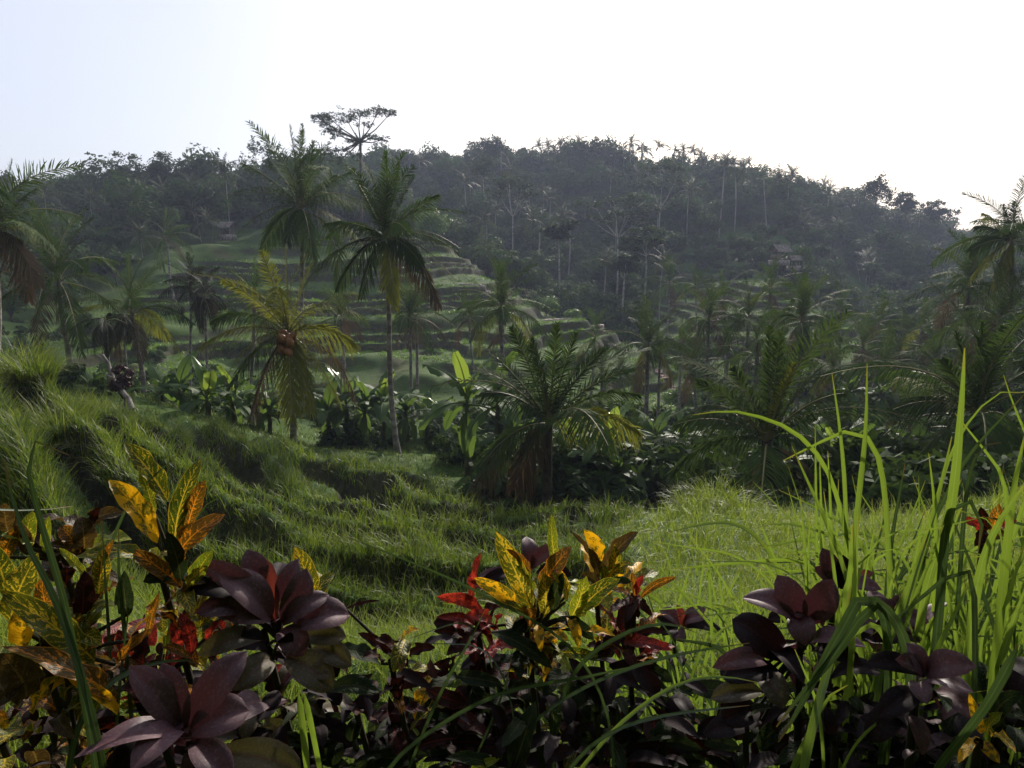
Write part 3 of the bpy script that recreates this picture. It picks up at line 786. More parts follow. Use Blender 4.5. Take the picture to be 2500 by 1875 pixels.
r = np.random.default_rng(123)
GROVE = [(1450, 830, 60), (1520, 905, 50), (1660, 830, 58), (1690, 905, 48), (1770, 850, 52), (1770, 735, 66), (1885, 715, 66), (1895, 840, 48), (2010, 820, 56), (2030, 900, 46), (2060, 760, 72), (2150, 790, 62), (2250, 800, 60), (2290, 880, 48), (2310, 760, 70), (1700, 700, 80), (2420, 860, 44), (2150, 900, 48)]
GL = ['just below the pale stones of the terrace lip', 'left of the earth steps', 'just above the earth steps', 'beside the light green shrub', 'between the dark upright palm and the low palm', 'above the dark upright palm, far back', 'straight below the thatched hut, far back',
      'under the palm with the thick dark heart', 'right of the palm with the thick dark heart', 'low over the grey banana plants', 'on the lip of the second hill', 'above the palm lost in dark growth', 'midway to the sky-lit palm', 'low above the ragged low palm',
      'left of the hidden-stemmed palm, far back', 'farthest back, under the slim white-stemmed tree', 'by the picture edge above the dark young palm', 'low, right of the grey banana plants']
for i, (cx, cy_, d_) in enumerate(GROVE):
    palm('small grove palm ' + GL[i], (cx + r.uniform(-8, 8), cy_ + r.uniform(-8, 8)), (cx + r.uniform(-14, 14), cy_ + 120), d_, r.uniform(2.5, 3.3), 200 + i, n=14, dead=1 + i % 2, yellow=i % 3 == 0, r0=.12, group='palms of the valley grove')
# skyline palms nobody could tell one from another
r = np.random.default_rng(91)
RIDGE = [(860, 405), (1000, 385), (1100, 375), (1250, 365), (1400, 350), (1560, 355), (1700, 375), (1800, 395), (1960, 430), (2060, 470), (2200, 520), (2330, 560), (2400, 590)]
rx, ry = zip(*RIDGE)
RL = ['beside the umbrella tree', 'near the thin flat-layered tree', 'near the flat-crowned tree', 'left of three white-stemmed palms', 'near three white-stemmed palms', 'near the round dark tree', 'low toward the valley mouth']
for i in range(74):
    cx = 870 + (2395 - 870) * (i + r.uniform(.1, .9)) / 74
    cy = np.interp(cx, rx, ry) + r.uniform(-6, 40)
    far_palm('small hazy palm on the far ridge ' + RL[int(np.searchsorted([1100, 1320, 1540, 1740, 1990, 2160], cx))], (cx, cy), float(np.interp(cx, [870, 1400, 2000, 2400], [235, 250, 235, 300])) + r.uniform(-14, 8), None, r.uniform(3.4, 4.9), i, 'palms along the far ridge')
for i in range(44):
    cx = r.uniform(1000, 2330); cy = np.interp(cx, rx, ry) + r.uniform(60, 190)
    dd = np.interp(cy - np.interp(cx, rx, ry), [50, 200], [225, 170]) + r.uniform(-8, 8)
    far_palm('dim hazy palm sunk in the far forest slope ' + ['behind the terrace crest', 'around the broad layered tree', 'below the three white-stemmed palms', 'right of the thatched hut'][int(np.searchsorted([1330, 1640, 1930], cx))], (cx, cy), float(dd), None, r.uniform(2.8, 3.8), i + 3, 'palms within the far forest')
for i in range(14):
    cx = r.uniform(90, 560); cy = r.uniform(470, 570) - (cx - 90) * .05
    far_palm('dark palm sunk among the trees of the left forest', (cx, cy), r.uniform(140, 165), None, r.uniform(3.2, 4.2), i + 1, 'palms within the left forest')

# ------------------------------------------------------------------ broadleaf trees
def blob_tree(name, seed, H, Rc, cards, size, mat, trunk_h=.35, nb=9, flat=.75, bark='bark_dark'):
    """trunk with limbs and a crown of leaf clumps; base at the origin"""
    r = np.random.default_rng(seed)
    gt = Geo(); gc = Geo()
    gt.tube(np.array([[0, 0, -.4], [.05, .02, H * trunk_h * .5], [0, .08, H * trunk_h], [.1, 0, H * .7]]), [H * .022, H * .018, H * .015, H * .006], 6)
    P, N = [], []
    for i in range(nb):
        a = i * 2.4 + seed; rr = Rc * (.15 + .6 * math.sqrt(r.random())); zz = H * (trunk_h + (1 - trunk_h) * (.25 + .6 * r.random()) * (1 - .35 * (rr / Rc) ** 2))
        c = np.array([math.cos(a) * rr, math.sin(a) * rr, zz]); br = Rc * r.uniform(.30, .52)
        gt.tube(np.array([[0, 0, H * trunk_h * .8], c * np.array([.5, .5, 0]) + [0, 0, (H * trunk_h + zz) * .5], c]), [H * .010, H * .006, H * .003], 4)
        m = cards // nb
        v = r.normal(size=(m, 3)); v /= np.linalg.norm(v, axis=1, keepdims=True)
        rad = br * (.55 + .5 * r.random(m)) * (1 + .25 * np.sin(v[:, 0] * 5 + i) * np.sin(v[:, 2] * 6))
        P.append(c + v * rad[:, None] * np.array([1, 1, flat])); N.append(v * 1.0 + r.normal(size=(m, 3)) * .38 + [0, 0, .25])
    P, N = np.concatenate(P), np.concatenate(N)
    gc.cards(P, N, size * r.uniform(.7, 1.4, len(P)), 1.7, r=r)
    return gt, gc
def joined(gt, gc, name, m1, m2):
    g = Geo()
    for V_, Q_, U_ in zip(gc.V, gc.Q, gc.U): g.add(V_, Q_ - Q_.min(), U_, 0)
    off = 0
    for V_, Q_, U_ in zip(gt.V, gt.Q, gt.U): g.add(V_, Q_ - Q_.min(), U_, 1)
    return g.build(name, [m1, m2])
forest_src = []
for s in range(6):
    H = [9, 11, 8, 12, 10, 7][s]
    gt, gc = blob_tree('forest_tree', s, H, H * .44, 1300, .46, M['canopy'], .22, 7 + s)
    forest_src.append(joined(gt, gc, 'forest_tree', M['canopy'], M['bark_dark']))

def forest_ok(x, y):
    a = np.arctan2(x, y); d = np.hypot(x, y); c = colx(a)
    nr, sp, tw = zones(x, y)
    lim = np.interp(c, SP_C, SP_D)
    ok = (d > lim + 6) & (d < 330) & (sp < .05) & (tw < .15)
    left = (c < 760) & (d < np.interp(c, [-600, 60, 200, 330, 560, 760], [62, 74, 96, 116, 140, 150]))
    hut2 = (c > 1860) & (c < 2180) & (d < 140) & (d > 70) & (tw > .1)
    gully = (c > 1750) & (d < 62)
    return ok & ~left & ~hut2 & ~gully
r = np.random.default_rng(17)
N = 9000
a = r.uniform(-.80, .80, N); d = np.sqrt(r.uniform(60 ** 2, 330 ** 2, N))
x, y = np.sin(a) * d, np.cos(a) * d
k = forest_ok(x, y); x, y, d = x[k], y[k], d[k]
keep = []; grid = {}
for i in range(len(x)):                                     # trees keep their distance from each other
    q = (int(x[i] // 5), int(y[i] // 5)); sp_ = 4.0 + .4 * r.random()
    if all((x[i] - x[j]) ** 2 + (y[i] - y[j]) ** 2 > sp_ * sp_ for u in (-1, 0, 1) for v in (-1, 0, 1) for j in grid.get((q[0] + u, q[1] + v), ())):
        grid.setdefault(q, []).append(i); keep.append(i)
x, y, d = x[keep], y[keep], d[keep]
z = zground(x, y)
s = r.uniform(.62, 1.32, len(x)) * np.interp(d, [70, 100, 140, 200], [.5, .66, .85, 1.0])
ptx, pty = px_of(x, y, z + 7 * s)
cut = np.zeros(len(x), bool)
for (cx, cy_, ty, dd) in KEEP:
    f = np.interp(np.clip(pty, cy_, ty), [cy_, ty], [0, 1])
    cut |= (d < dd + 1) & (np.abs(ptx - cx) < 3.6 * s * F / d * .8) & (pty > cy_ - 20) & (pty < ty + 8)
x, y, z, s, d = x[~cut], y[~cut], z[~cut], s[~cut], d[~cut]
ab = r.uniform(1.55, 4.73, 90); db = np.sqrt(r.uniform(7.0 ** 2, 34.0 ** 2, 90))       # unseen trees added behind the viewer to cut sky light
xb, yb = np.sin(ab) * db, np.cos(ab) * db
x, y, z = np.concatenate([x, xb]), np.concatenate([y, yb]), np.concatenate([z, zground(xb, yb)]); s = np.concatenate([s, r.uniform(.7, 1.0, 90)])
scatter('forest', np.stack([x, y, z - .3], 1), np.stack([r.normal(0, .06, len(x)), r.normal(0, .06, len(x)), r.uniform(0, 6.28, len(x))], 1), s, r.integers(0, 6, len(x)), forest_src,
        'dense dark forest covering the far hills in bluish haze')

# bushes that stand by themselves
def bush(label, px, py, d, H, R, seed, mat='bush', name='bush', cat='bush', cards=1500, size=.20):
    p = at(px, py, d); p[2] = zg(p[0], p[1]) if d > 60 else p[2]
    gt, gc = blob_tree('bush', seed, H, R, cards, size, M[mat], .12, 12, .8)
    o = thing(name, label, cat, p)
    link('trunk', gt.build('trunk', M['bark_dark']), o); link('crown', gc.build('crown', M[mat]), o)
    return o
# ------------------------------------------------------------------ umbrella-crowned and skyline trees
def umbrella_tree(label, base_px, d, forks, crown, seed, group=None, bark='bark_pale', leaf=.34, n=900, mat='albizia', r0=.22, name='umbrella_tree'):
    """forks: fork point (px); crown: list of flat leaf layers (px x, px y, half width px, half height px)"""
    r = np.random.default_rng(seed)
    top = at(forks[0], forks[1], d)
    bp = at(base_px[0], base_px[1], d)
    b = np.array([bp[0], bp[1], min(zg(bp[0], bp[1]) - .2, bp[2])])
    o = thing(name, label, 'tree', b, group)
    g = Geo()
    t = np.linspace(0, 1, 6)[:, None]
    g.tube((top - b) * t + np.array([.25, 0, 0]) * np.sin(t * 3.1) * r.uniform(-1, 1), np.linspace(r0, r0 * .6, 6), 6)
    gc = Geo()
    for (lx, ly, hw_, hh) in crown:
        dd = r.uniform(-.5, .5) * hw_ / F * d
        c = at(lx, ly, d + dd); w = hw_ / F * d; h = hh / F * d
        mid = (top + c) * .5 + np.array([0, 0, -.06 * np.linalg.norm(c - top)]) + r.normal(0, .15, 3)
        g.tube(np.stack([top - b, mid - b, c - b]), [r0 * .42, r0 * .28, r0 * .12], 4)
        m = max(60, int(n * w * w / sum((q[2] / F * d) ** 2 for q in crown)))
        for q in range(7):                                  # twigs spread under each layer
            e = c + np.array([r.normal(0, .5) * w, r.normal(0, .5) * w, r.uniform(-.3, .6) * h])
            g.tube(np.stack([mid * .3 + c * .7 - b, (c + e) * .5 - b + [0, 0, -.2 * h], e - b]), [r0 * .14, r0 * .1, r0 * .05], 3)
        k = max(5, m // 26)
        cc = np.stack([r.normal(0, .5, k) * w, r.normal(0, .5, k) * w, r.normal(0, .55, k) * h], 1)
        P = (cc[:, None] + r.normal(0, 1, (k, 26, 3)) * np.array([.15 * w, .15 * w, .30 * h])).reshape(-1, 3) + c
        gc.cards(P - b, r.normal(0, .55, P.shape) + [0, 0, 1.0], leaf * r.uniform(.6, 1.3, len(P)), 1.8, r=r)
    link('trunk', g.build('trunk', M[bark]), o)
    link('crown', gc.build('crown', M[mat]), o)
    return o

umbrella_tree('wide flat-topped umbrella tree rising above every other tree on the skyline', (880, 520), 120, (880, 345),
    [(800, 285, 34, 8), (845, 290, 30, 10), (880, 275, 34, 9), (925, 270, 34, 9), (955, 275, 20, 9), (810, 315, 30, 8), (860, 345, 26, 8), (905, 335, 26, 7), (840, 370, 26, 8), (795, 300, 26, 7), (825, 330, 20, 7), (890, 300, 18, 8), (800, 375, 24, 8), (825, 395, 22, 8), (935, 340, 20, 6), (870, 380, 20, 7), (775, 285, 20, 6)], 1, bark='bark_dark', n=5200, leaf=.23, r0=.34)
for i_, (lx, ly, hh) in enumerate([(905, 440, 9), (855, 440, 8), (985, 430, 8), (700, 430, 9), (620, 440, 8)]):
    bush(['round dark tree under the umbrella tree, on its right', 'round dark tree under the umbrella tree, on its left', 'round dark tree where the spur meets the far ridge', 'dark bushy tree behind the highest palm crown', 'dark bushy tree below the sparse see-through tree'][i_], lx, ly + 70, 128 + 4 * i_, hh, hh * .42, 30 + i_, mat='canopy', name='dark_tree', cat='tree', cards=1800, size=.34)
KEEP += [(1250, 470, 612, 160), (1612, 440, 590, 175), (1507, 560, 622, 140), (1575, 610, 705, 120), (1180, 400, 520, 190), (1365, 560, 680, 118), (1520, 640, 755, 118)]
for lb, base_px, d, fk, cr, sd in [
    ('hazy tree with a tall forked white trunk behind the terrace edge', (1254, 612), 158, (1252, 530), [(1235, 440, 40, 14), (1275, 455, 36, 12), (1215, 470, 26, 9), (1295, 475, 26, 10)], 2),
    ('forest tree with many white limbs fanning up under a flat crown', (1610, 590), 172, (1612, 510), [(1580, 415, 38, 12), (1620, 400, 40, 12), (1660, 415, 34, 12), (1590, 445, 30, 10), (1650, 440, 30, 10)], 3),
    ('broad layered tree with a pale forked trunk in the middle of the far forest', (1507, 625), 140, (1508, 580), [(1450, 500, 34, 9), (1500, 488, 40, 10), (1550, 492, 40, 10), (1585, 510, 30, 9), (1440, 530, 30, 8), (1530, 520, 44, 9), (1570, 540, 30, 9), (1480, 545, 28, 8)], 4),
    ('slim white-stemmed tree with thin layers standing in the dim gully', (1571, 712), 118, (1578, 625), [(1560, 585, 40, 9), (1600, 590, 34, 8), (1580, 560, 34, 9), (1545, 605, 26, 7)], 5),
    ('tall slim tree with a pale stem far behind the bright round bush', (1184, 520), 190, (1180, 440), [(1165, 405, 30, 10), (1195, 395, 30, 10), (1185, 420, 26, 9)], 6),
    ('thin pale-stemmed tree leaning in the gully behind the terrace edge', (1368, 680), 118, (1364, 590), [(1350, 560, 24, 9), (1380, 552, 24, 9), (1365, 575, 24, 8)], 7),
    ('thin pale stem with sparse leaves low in the gully', (1520, 760), 112, (1524, 680), [(1515, 650, 26, 9), (1545, 655, 24, 8), (1530, 635, 22, 8)], 8)]:
    umbrella_tree(lb, base_px, d, fk, cr, sd, n=1500, leaf=.42, r0=.24)
for lb, base_px, d, fk, cr, sd in [
    ('layered skyline tree highest on the left hill', (320, 560), 165, (320, 460), [(315, 388, 30, 6), (300, 408, 34, 6), (335, 420, 36, 7), (290, 432, 36, 7), (325, 445, 34, 7), (275, 455, 34, 7)], 11),
    ('layered skyline tree right of the highest one on the left hill', (400, 560), 165, (400, 455), [(405, 388, 26, 6), (420, 400, 26, 6), (385, 405, 30, 7), (410, 425, 32, 7), (370, 430, 30, 7), (395, 448, 34, 7)], 12),
    ('small layered tree at the end of the left skyline', (148, 580), 175, (148, 490), [(147, 453, 20, 6), (140, 467, 24, 6), (158, 475, 26, 6), (150, 488, 24, 6)], 13),
    ('round-topped tree on the left skyline beside a palm', (470, 560), 160, (470, 450), [(470, 400, 16, 9), (455, 415, 22, 10), (485, 415, 20, 10), (505, 398, 20, 9), (515, 412, 22, 9), (478, 435, 30, 10)], 14),
    ('sparse see-through tree on the left skyline beside the tall palm', (640, 540), 150, (640, 430), [(620, 370, 20, 14), (645, 360, 22, 14), (665, 375, 22, 14), (610, 395, 20, 14), (650, 395, 26, 14), (675, 405, 20, 12)], 15),
    ('thin flat-layered tree on the far ridge above the bright round bush', (1205, 480), 240, (1205, 400), [(1205, 347, 26, 5), (1190, 357, 24, 5), (1220, 362, 24, 5), (1200, 375, 22, 6)], 16),
    ('flat-crowned tree breaking the crest of the far ridge', (1440, 480), 245, (1440, 390), [(1455, 350, 24, 5), (1425, 362, 28, 5), (1460, 365, 26, 5), (1440, 375, 26, 6)], 17),
    ('round dark tree standing clear on the far right ridge', (2140, 560), 225, (2140, 470), [(2140, 445, 18, 8), (2125, 455, 20, 9), (2155, 455, 20, 9), (2135, 470, 30, 10), (2160, 475, 24, 9), (2115, 470, 22, 8)], 18),
    ('sparse layered tree on the ridge just below the round dark one', (2212, 580), 240, (2212, 520), [(2212, 482, 18, 4), (2200, 492, 20, 4), (2222, 500, 18, 4), (2208, 508, 18, 5)], 19),
    ('sparse layered tree farther down the right ridge', (2290, 600), 255, (2290, 540), [(2285, 500, 16, 4), (2270, 512, 18, 4), (2300, 520, 20, 4), (2288, 528, 20, 5)], 20)]:
    cr = [(q0 + (sd * 7 + k_ * 5) % 9 - 4, q1, q2, q3 * 1.7) for k_, (q0, q1, q2, q3) in enumerate(cr)]
    umbrella_tree(lb, base_px, d, fk, cr, sd, bark='bark_dark', n=2300 if sd != 15 else 900, leaf=.42 if sd < 16 else .5, r0=.2, name='skyline_tree')

bush('round bright green tree on the crest of the terraced spur', 1055, 560, 116, 6.0, 3.3, 3, name='round_tree', cat='tree', cards=2600, size=.26)
bush('bright leafy shrub standing up from the terrace edge', 1398, 730, 93, 3.8, 1.5, 5, cards=900)
bush('rounded green shrub clump just above the stone path', 1335, 700, 96, 3.0, 2.2, 6, cards=1300)
bush('light green shrub beside the foot of the stepped path', 1670, 905, 62, 3.0, 1.6, 7, cards=900)
bush('dark red leafed shrub beside the fallen log', 302, 985, 27, 1.6, .42, 8, mat='cordyline_dark', name='red_leaf_shrub', cat='shrub', cards=1100, size=.075)

# undergrowth nobody could count
under_src = []
for s_ in range(5):
    gt, gc = blob_tree('shrub', 70 + s_, 2.0, 1.5, 520, .24, M['canopy'], .10, 8, .8)
    under_src.append(joined(gt, gc, 'shrub', M['canopy'], M['bark_dark']))
r = np.random.default_rng(33)
def valley(n, d0, d1, c0, c1):
    c = r.uniform(c0, c1, n); d = np.sqrt(r.uniform(d0 ** 2, d1 ** 2, n)); a = np.arctan((c - 1250) * CP / F)
    return np.sin(a) * d, np.cos(a) * d
parts_ = [valley(130, 36, 52, 250, 1350), valley(34, 30, 46, -100, 700), valley(80, 27, 46, 700, 1300), valley(150, 21, 46, 1250, 1750), valley(260, 17, 75, 1700, 2700), valley(120, 78, 120, 1250, 1800), valley(200, 60, 110, 2050, 2700), valley(150, 134, 172, 1640, 1990), valley(60, 52, 100, -200, 330), valley(60, 45, 95, 300, 760)]
x = np.concatenate([p[0] for p in parts_]); y = np.concatenate([p[1] for p in parts_])
nr, sp, tw = zones(x, y); cc = colx(np.arctan2(x, y)); dd = np.hypot(x, y)
open_ = ((np.abs(cc - 718) < 70) & (dd < 38)) | ((np.abs(cc - 968) < 50) & (dd < 31)) | ((np.abs(cc - 1008) < 40) & (dd < 52))
k = ~open_ & ((tw < .2) | ((dd > 134) & (cc < 1880))) & ((sp < .2) | (np.hypot(x, y) < 52) | (cc < 760)); x, y = x[k], y[k]
scatter('undergrowth', np.stack([x, y, zground(x, y) - .3], 1), np.stack([r.normal(0, .1, len(x)), r.normal(0, .1, len(x)), r.uniform(0, 6.28, len(x))], 1),
        r.uniform(.5, 1.2, len(x)) * np.interp(colx(np.arctan2(x, y)), [0, 900, 1300], [.55, .66, 1.0]), r.integers(0, 5, len(x)), under_src, 'dark mixed undergrowth filling the valley floor and gullies')

# ------------------------------------------------------------------ banana plants
def banana_leaf(seed, L=1.9, W=.30, e=60, mat='banana'):
    r = np.random.default_rng(seed); n, m = 15, 5
    v = np.linspace(0, 1, n); u = np.linspace(-1, 1, m)
    ea, eb = math.radians(min(e + 22, 95)), math.radians(e - 24)
    pc = np.array([.5 * L * math.cos(ea), 0, .5 * L * math.sin(ea)]); p1 = np.array([L * .95 * math.cos(eb), 0, L * .95 * math.sin(eb)])
    t = v[:, None]; C = 2 * t * (1 - t) * pc + t * t * p1
    w = np.where(v < .16, .03 + .1 * v, W * np.clip(np.sin(math.pi * np.clip((v - .10) / .90, 0, 1)), 0, 1) ** .55)
    T = np.gradient(C, axis=0); T /= np.linalg.norm(T, axis=1, keepdims=True)
    Nn = np.cross(T, [0, 1., 0]); Nn *= -1
    V = C[:, None] + np.array([0, 1., 0])[None, None] * (w[:, None] * u[None])[..., None] + Nn[:, None] * (w[:, None] * (np.abs(u)[None] * .35 - .9 * u[None] ** 2 * r.uniform(.1, .5)))[..., None]
    V[:, :, 2] += r.normal(0, .02, (n, m)) * (np.abs(u)[None] > .6)
    torn = r.random(n) < .35
    V[torn, 0, 2] -= .12; V[np.roll(torn, 3), -1, 2] -= .12
    g = Geo(); g.grid(V); g.tube(C, np.linspace(.03, .008, n), 4)
    return g.build('leaf', M[mat], True)
BAN = [banana_leaf(s, e=e) for s, e in enumerate([84, 72, 60, 46, 32, 16, 0, -25, -55])]
M['banana_new'] = m_foliage('banana_new_leaf', (.09, .17, .03), (.13, .22, .04), (.40, .50, .05), .45, .32, .5, .3)
BAN_NEW = banana_leaf(50, e=86, mat='banana_new', W=.24)
def banana(label, px, py, d, s, seed, n=8, new=0):
    r = np.random.default_rng(seed)
    c = at(px, py, d)                                       # where the leaves leave the stem
    b = np.array([c[0], c[1], min(zg(c[0], c[1]) - .1, c[2] - .6)])
    o = thing('banana_plant', label, 'banana plant', b)
    h = c[2] - b[2]
    g = Geo(); g.tube(np.stack([[0, 0, 0], [.03, .02, h * .5], [0, 0, h * .85], [0, 0, h + .15]]), [.13 * s, .11 * s, .09 * s, .04 * s], 7)
    link('stem', g.build('stem', M['banana_stem'], True), o)
    for i in range(n):
        me = BAN_NEW if i < new else BAN[min(8, int((i + r.uniform(0, .9)) / n * 9))]
        link('leaf', me, o, (0, 0, h - .12 * i / n), (r.normal(0, .1), r.normal(0, .1), i * 2.4 + seed * 1.3), s * r.uniform(.8, 1.15))
    return o
BL = [
 (395, 960, 31, .9, 0, 'banana plant at the start of the row under the narrow palms'), (440, 955, 30, .95, 0, 'second banana plant in the row under the narrow palms'), (505, 975, 29, 1.0, 2, 'banana plant with two bright upright new leaves under the narrow palms'),
 (568, 985, 29, .9, 1, 'banana plant with one bright paddle leaf near the coconut-bearing palm'), (610, 985, 31, .9, 0, 'banana plant tucked beside the coconut-bearing palm'), (655, 1000, 31, .9, 0, 'banana plant behind the hanging fronds of the coconut-bearing palm'),
 (800, 1010, 30, 1.0, 0, 'ragged banana plant at the start of the middle clump'), (845, 985, 31, 1.1, 1, 'banana plant with an upright light leaf in the middle clump'), (890, 1005, 30, 1.0, 0, 'banana plant in the thick of the middle clump'),
 (935, 985, 31, 1.05, 1, 'banana plant beside the long pale palm trunk'), (990, 1010, 32, 1.0, 0, 'banana plant just past the long pale palm trunk'), (1040, 1015, 33, 1.0, 0, 'banana plant with flat tattered leaves past the long pale trunk'),
 (1085, 1030, 32, 1.0, 1, 'banana plant at the end of the middle clump'), (1140, 985, 25, 1.15, 2, 'tall banana plant with the brightest green paddle leaf'), (1215, 985, 24, 1.15, 0, 'dark drooping banana plant left of the young dark palm'),
 (1250, 1075, 24, .9, 0, 'low banana plant at the foot of the young dark palm'), (1395, 1080, 24, 1.0, 0, 'banana plant half under the fronds of the young dark palm'), (1440, 1120, 23, .9, 0, 'shaded low banana plant right of the young dark palm'),
 (1495, 1080, 23, 1.0, 2, 'banana plant with a glowing yellow-green leaf'), (1510, 1150, 22, .8, 0, 'small banana plant below the glowing leaf'), (1600, 1075, 27, .9, 0, 'dim banana plant between the two broad young palms'),
 (1660, 1070, 29, .9, 0, 'dim banana plant before the broad young palm with the brown skirt'), (2030, 1135, 22, 1.0, 1, 'banana plant with a lit square leaf behind the bent grass blades'), (2095, 1110, 24, 1.0, 0, 'dark banana plant in the hollow behind the tall grass'),
 (2165, 1095, 27, 1.0, 1, 'banana plant with a small bright spear leaf in the dark hollow'), (2240, 1115, 25, .9, 0, 'tattered banana plant right of the bright spear leaf'), (1980, 1080, 28, .9, 0, 'dark banana plant right of the broad young palm'),
 (225, 960, 33, .9, 0, 'banana plant with one upright leaf behind the tufted grass ridge'), (2075, 960, 45, 1.0, 0, 'grey banana plant on the valley floor'), (2150, 965, 46, 1.0, 0, 'grey banana plant right of another on the valley floor')]
for i, (px, py, d, s, nw, lb) in enumerate(BL):
    banana(lb, px, py, d, s, i, 9, nw)

# ------------------------------------------------------------------ huts, steps, log
def box(g, c, s, slot=0, rz=0.0):
    c = np.asarray(c, float); s = np.asarray(s, float) * .5
    v = np.array([[-1, -1, -1], [1, -1, -1], [1, 1, -1], [-1, 1, -1], [-1, -1, 1], [1, -1, 1], [1, 1, 1], [-1, 1, 1]]) * s
    co, si = math.cos(rz), math.sin(rz)
    v = v @ np.array([[co, si, 0], [-si, co, 0], [0, 0, 1]]) + c
    return g.add(v, [(0, 3, 2, 1), (4, 5, 6, 7), (0, 1, 5, 4), (1, 2, 6, 5), (2, 3, 7, 6), (3, 0, 4, 7)], None, slot)
M['thatch'] = m_bark('thatch', (.10, .085, .075), (.26, .23, .21))
M['hut_wall'] = m_bark('hut_wall', (.12, .085, .07), (.22, .17, .14))
M['timber'] = m_bark('timber', (.12, .10, .085), (.30, .27, .24))
M['stone'] = m_bark('path_stone', (.17, .13, .11), (.38, .31, .27))
M['stone_red'] = m_bark('path_earth', (.13, .085, .07), (.23, .155, .13))
def hut(label, px, py, d, w, seed, wall=True, rz=.3):
    p = at(px, py, d); p[2] = max(p[2], zg(p[0], p[1]) - .1)
    o = thing('hut', label, 'hut', p); o.rotation_euler = (0, 0, rz)
    h = w * .62; g = Geo()
    box(g, (0, 0, -.4), (w * 1.1, w * .9, 1.0)); link('platform', g.build('platform', M['timber']), o)
    for sx in (-1, 1):
        for sy in (-1, 1):
            g = Geo(); g.tube(np.array([[sx * w * .42, sy * w * .34, 0], [sx * w * .42, sy * w * .34, h]]), .06, 5); link('post', g.build('post', M['timber']), o)
    if wall:
        g = Geo(); box(g, (0, w * .30, h * .42), (w * .8, .06, h * .75)); box(g, (-w * .40, 0, h * .35), (.06, w * .58, h * .6)); link('wall', g.build('wall', M['hut_wall']), o)
    for sy in (-1, 1):
        n = 6; g = Geo()
        for i in range(n):
            f0, f1 = i / n, (i + 1.25) / n
            y0, y1 = sy * w * .06 + sy * w * .52 * f0, sy * w * .06 + sy * w * .52 * f1
            z0, z1 = h + w * .42 * (1 - f0) + .05, h + w * .42 * (1 - f1)
            v = np.array([[[-w * .62, y0, z0], [w * .62, y0, z0]], [[-w * .64, y1, z1 + .05], [w * .64, y1, z1 + .05]], [[-w * .64, y1, z1 - .05], [w * .64, y1, z1 - .05]]])
            g.grid(v)
        rf = link('roof', g.build('roof', M['thatch']), o)
    g = Geo(); g.tube(np.array([[-w * .63, 0, h + w * .43], [w * .63, 0, h + w * .43]]), .12, 6); link('ridge_cap', g.build('ridge_cap', M['thatch']), rf)
    return o
hut('small thatched hut on the edge of the second terraced hill', 1902, 636, 126, 2.5, 1, True, .35)
hut('open shelter with thin posts just right of the thatched hut', 1938, 650, 128, 1.7, 2, False, .1)
hut('little hut with a pinkish wall at the foot of the left forest', 556, 574, 130, 2.1, 3, True, -.2)

def steps(label, pts, d0, d1, n, w, seed, mat):
    r = np.random.default_rng(seed)
    P = [hit(px, py, d0, d1) for px, py in pts]; P = np.array(P)
    o = thing('stone_steps', label, 'steps', P[0])
    s = np.linspace(0, len(P) - 1, n); i0 = np.clip(s.astype(int), 0, len(P) - 2); f = (s - i0)[:, None]
    C = P[i0] * (1 - f) + P[i0 + 1] * f
    for q in C:
        q = q + np.array([r.normal(0, .12), r.normal(0, .12), 0]); q[2] = zg(q[0], q[1])
        k = 9; an = np.arange(k) / k * 6.2832; rr = r.uniform(.75, 1.2, k)
        ring = np.stack([np.cos(an) * rr * w, np.sin(an) * rr * w * .6, np.zeros(k)], 1)
        h = r.uniform(.10, .22)
        Vv = np.concatenate([ring - [0, 0, .35], ring + [0, 0, h * .7], ring * .88 + [0, 0, h], [[0, 0, h]] * k])
        j = np.arange(k); j2 = (j + 1) % k
        Qq = np.concatenate([np.stack([j + k * l, j2 + k * l, j2 + k * (l + 1), j + k * (l + 1)], 1) for l in range(3)])
        me = mesh_np('step', Vv, Qq, mat=mat)
        link('step', me, o, q - P[0], (r.normal(0, .06), r.normal(0, .06), r.uniform(0, 3)))
    return o
steps('flat pale stones of the path near the top of the terraced spur', [(1126, 602), (1152, 616), (1186, 640)], 60, 125, 14, .55, 1, M['stone'])
steps('broken stone steps on the terrace edge below the shrub', [(1330, 728), (1345, 742), (1368, 755), (1398, 764)], 60, 115, 16, .65, 2, M['stone'])
steps('short run of pale stones on the grassy terrace lip', [(1450, 785), (1480, 786)], 60, 105, 7, .6, 3, M['stone'])
steps('pale stones stepping down the end of the terrace lip', [(1490, 796), (1508, 803), (1522, 812)], 55, 105, 9, .55, 4, M['stone'])
steps('pinkish earth steps climbing behind the palms at the spur foot', [(1608, 905), (1622, 928), (1640, 950), (1662, 968), (1668, 985)], 45, 85, 22, .6, 5, M['stone_red'])

def log():
    a_, b_ = at(250, 868, 28), at(322, 1000, 26)
    o = thing('dead_log', 'grey dead tree trunk leaning over the grass ridge', 'log', b_)
    g = Geo(); t = np.linspace(0, 1, 7)[:, None]
    g.tube((a_ - b_) * t + np.array([.06, 0, .05]) * np.sin(t * 9), np.linspace(.11, .04, 7), 6)
    link('stem', g.build('stem', M['bark_palm'], True), o)
    for k, (f, dx, dz) in enumerate([(.55, -.55, .25), (.7, .3, .45), (.85, -.35, .3)]):
        g = Geo(); p = (a_ - b_) * f; g.tube(np.stack([p, p + [dx * .5, 0, dz * .6], p + [dx, .1, dz]]), [.035, .025, .012], 4)
        link('branch', g.build('branch', M['bark_palm']), o)
log()

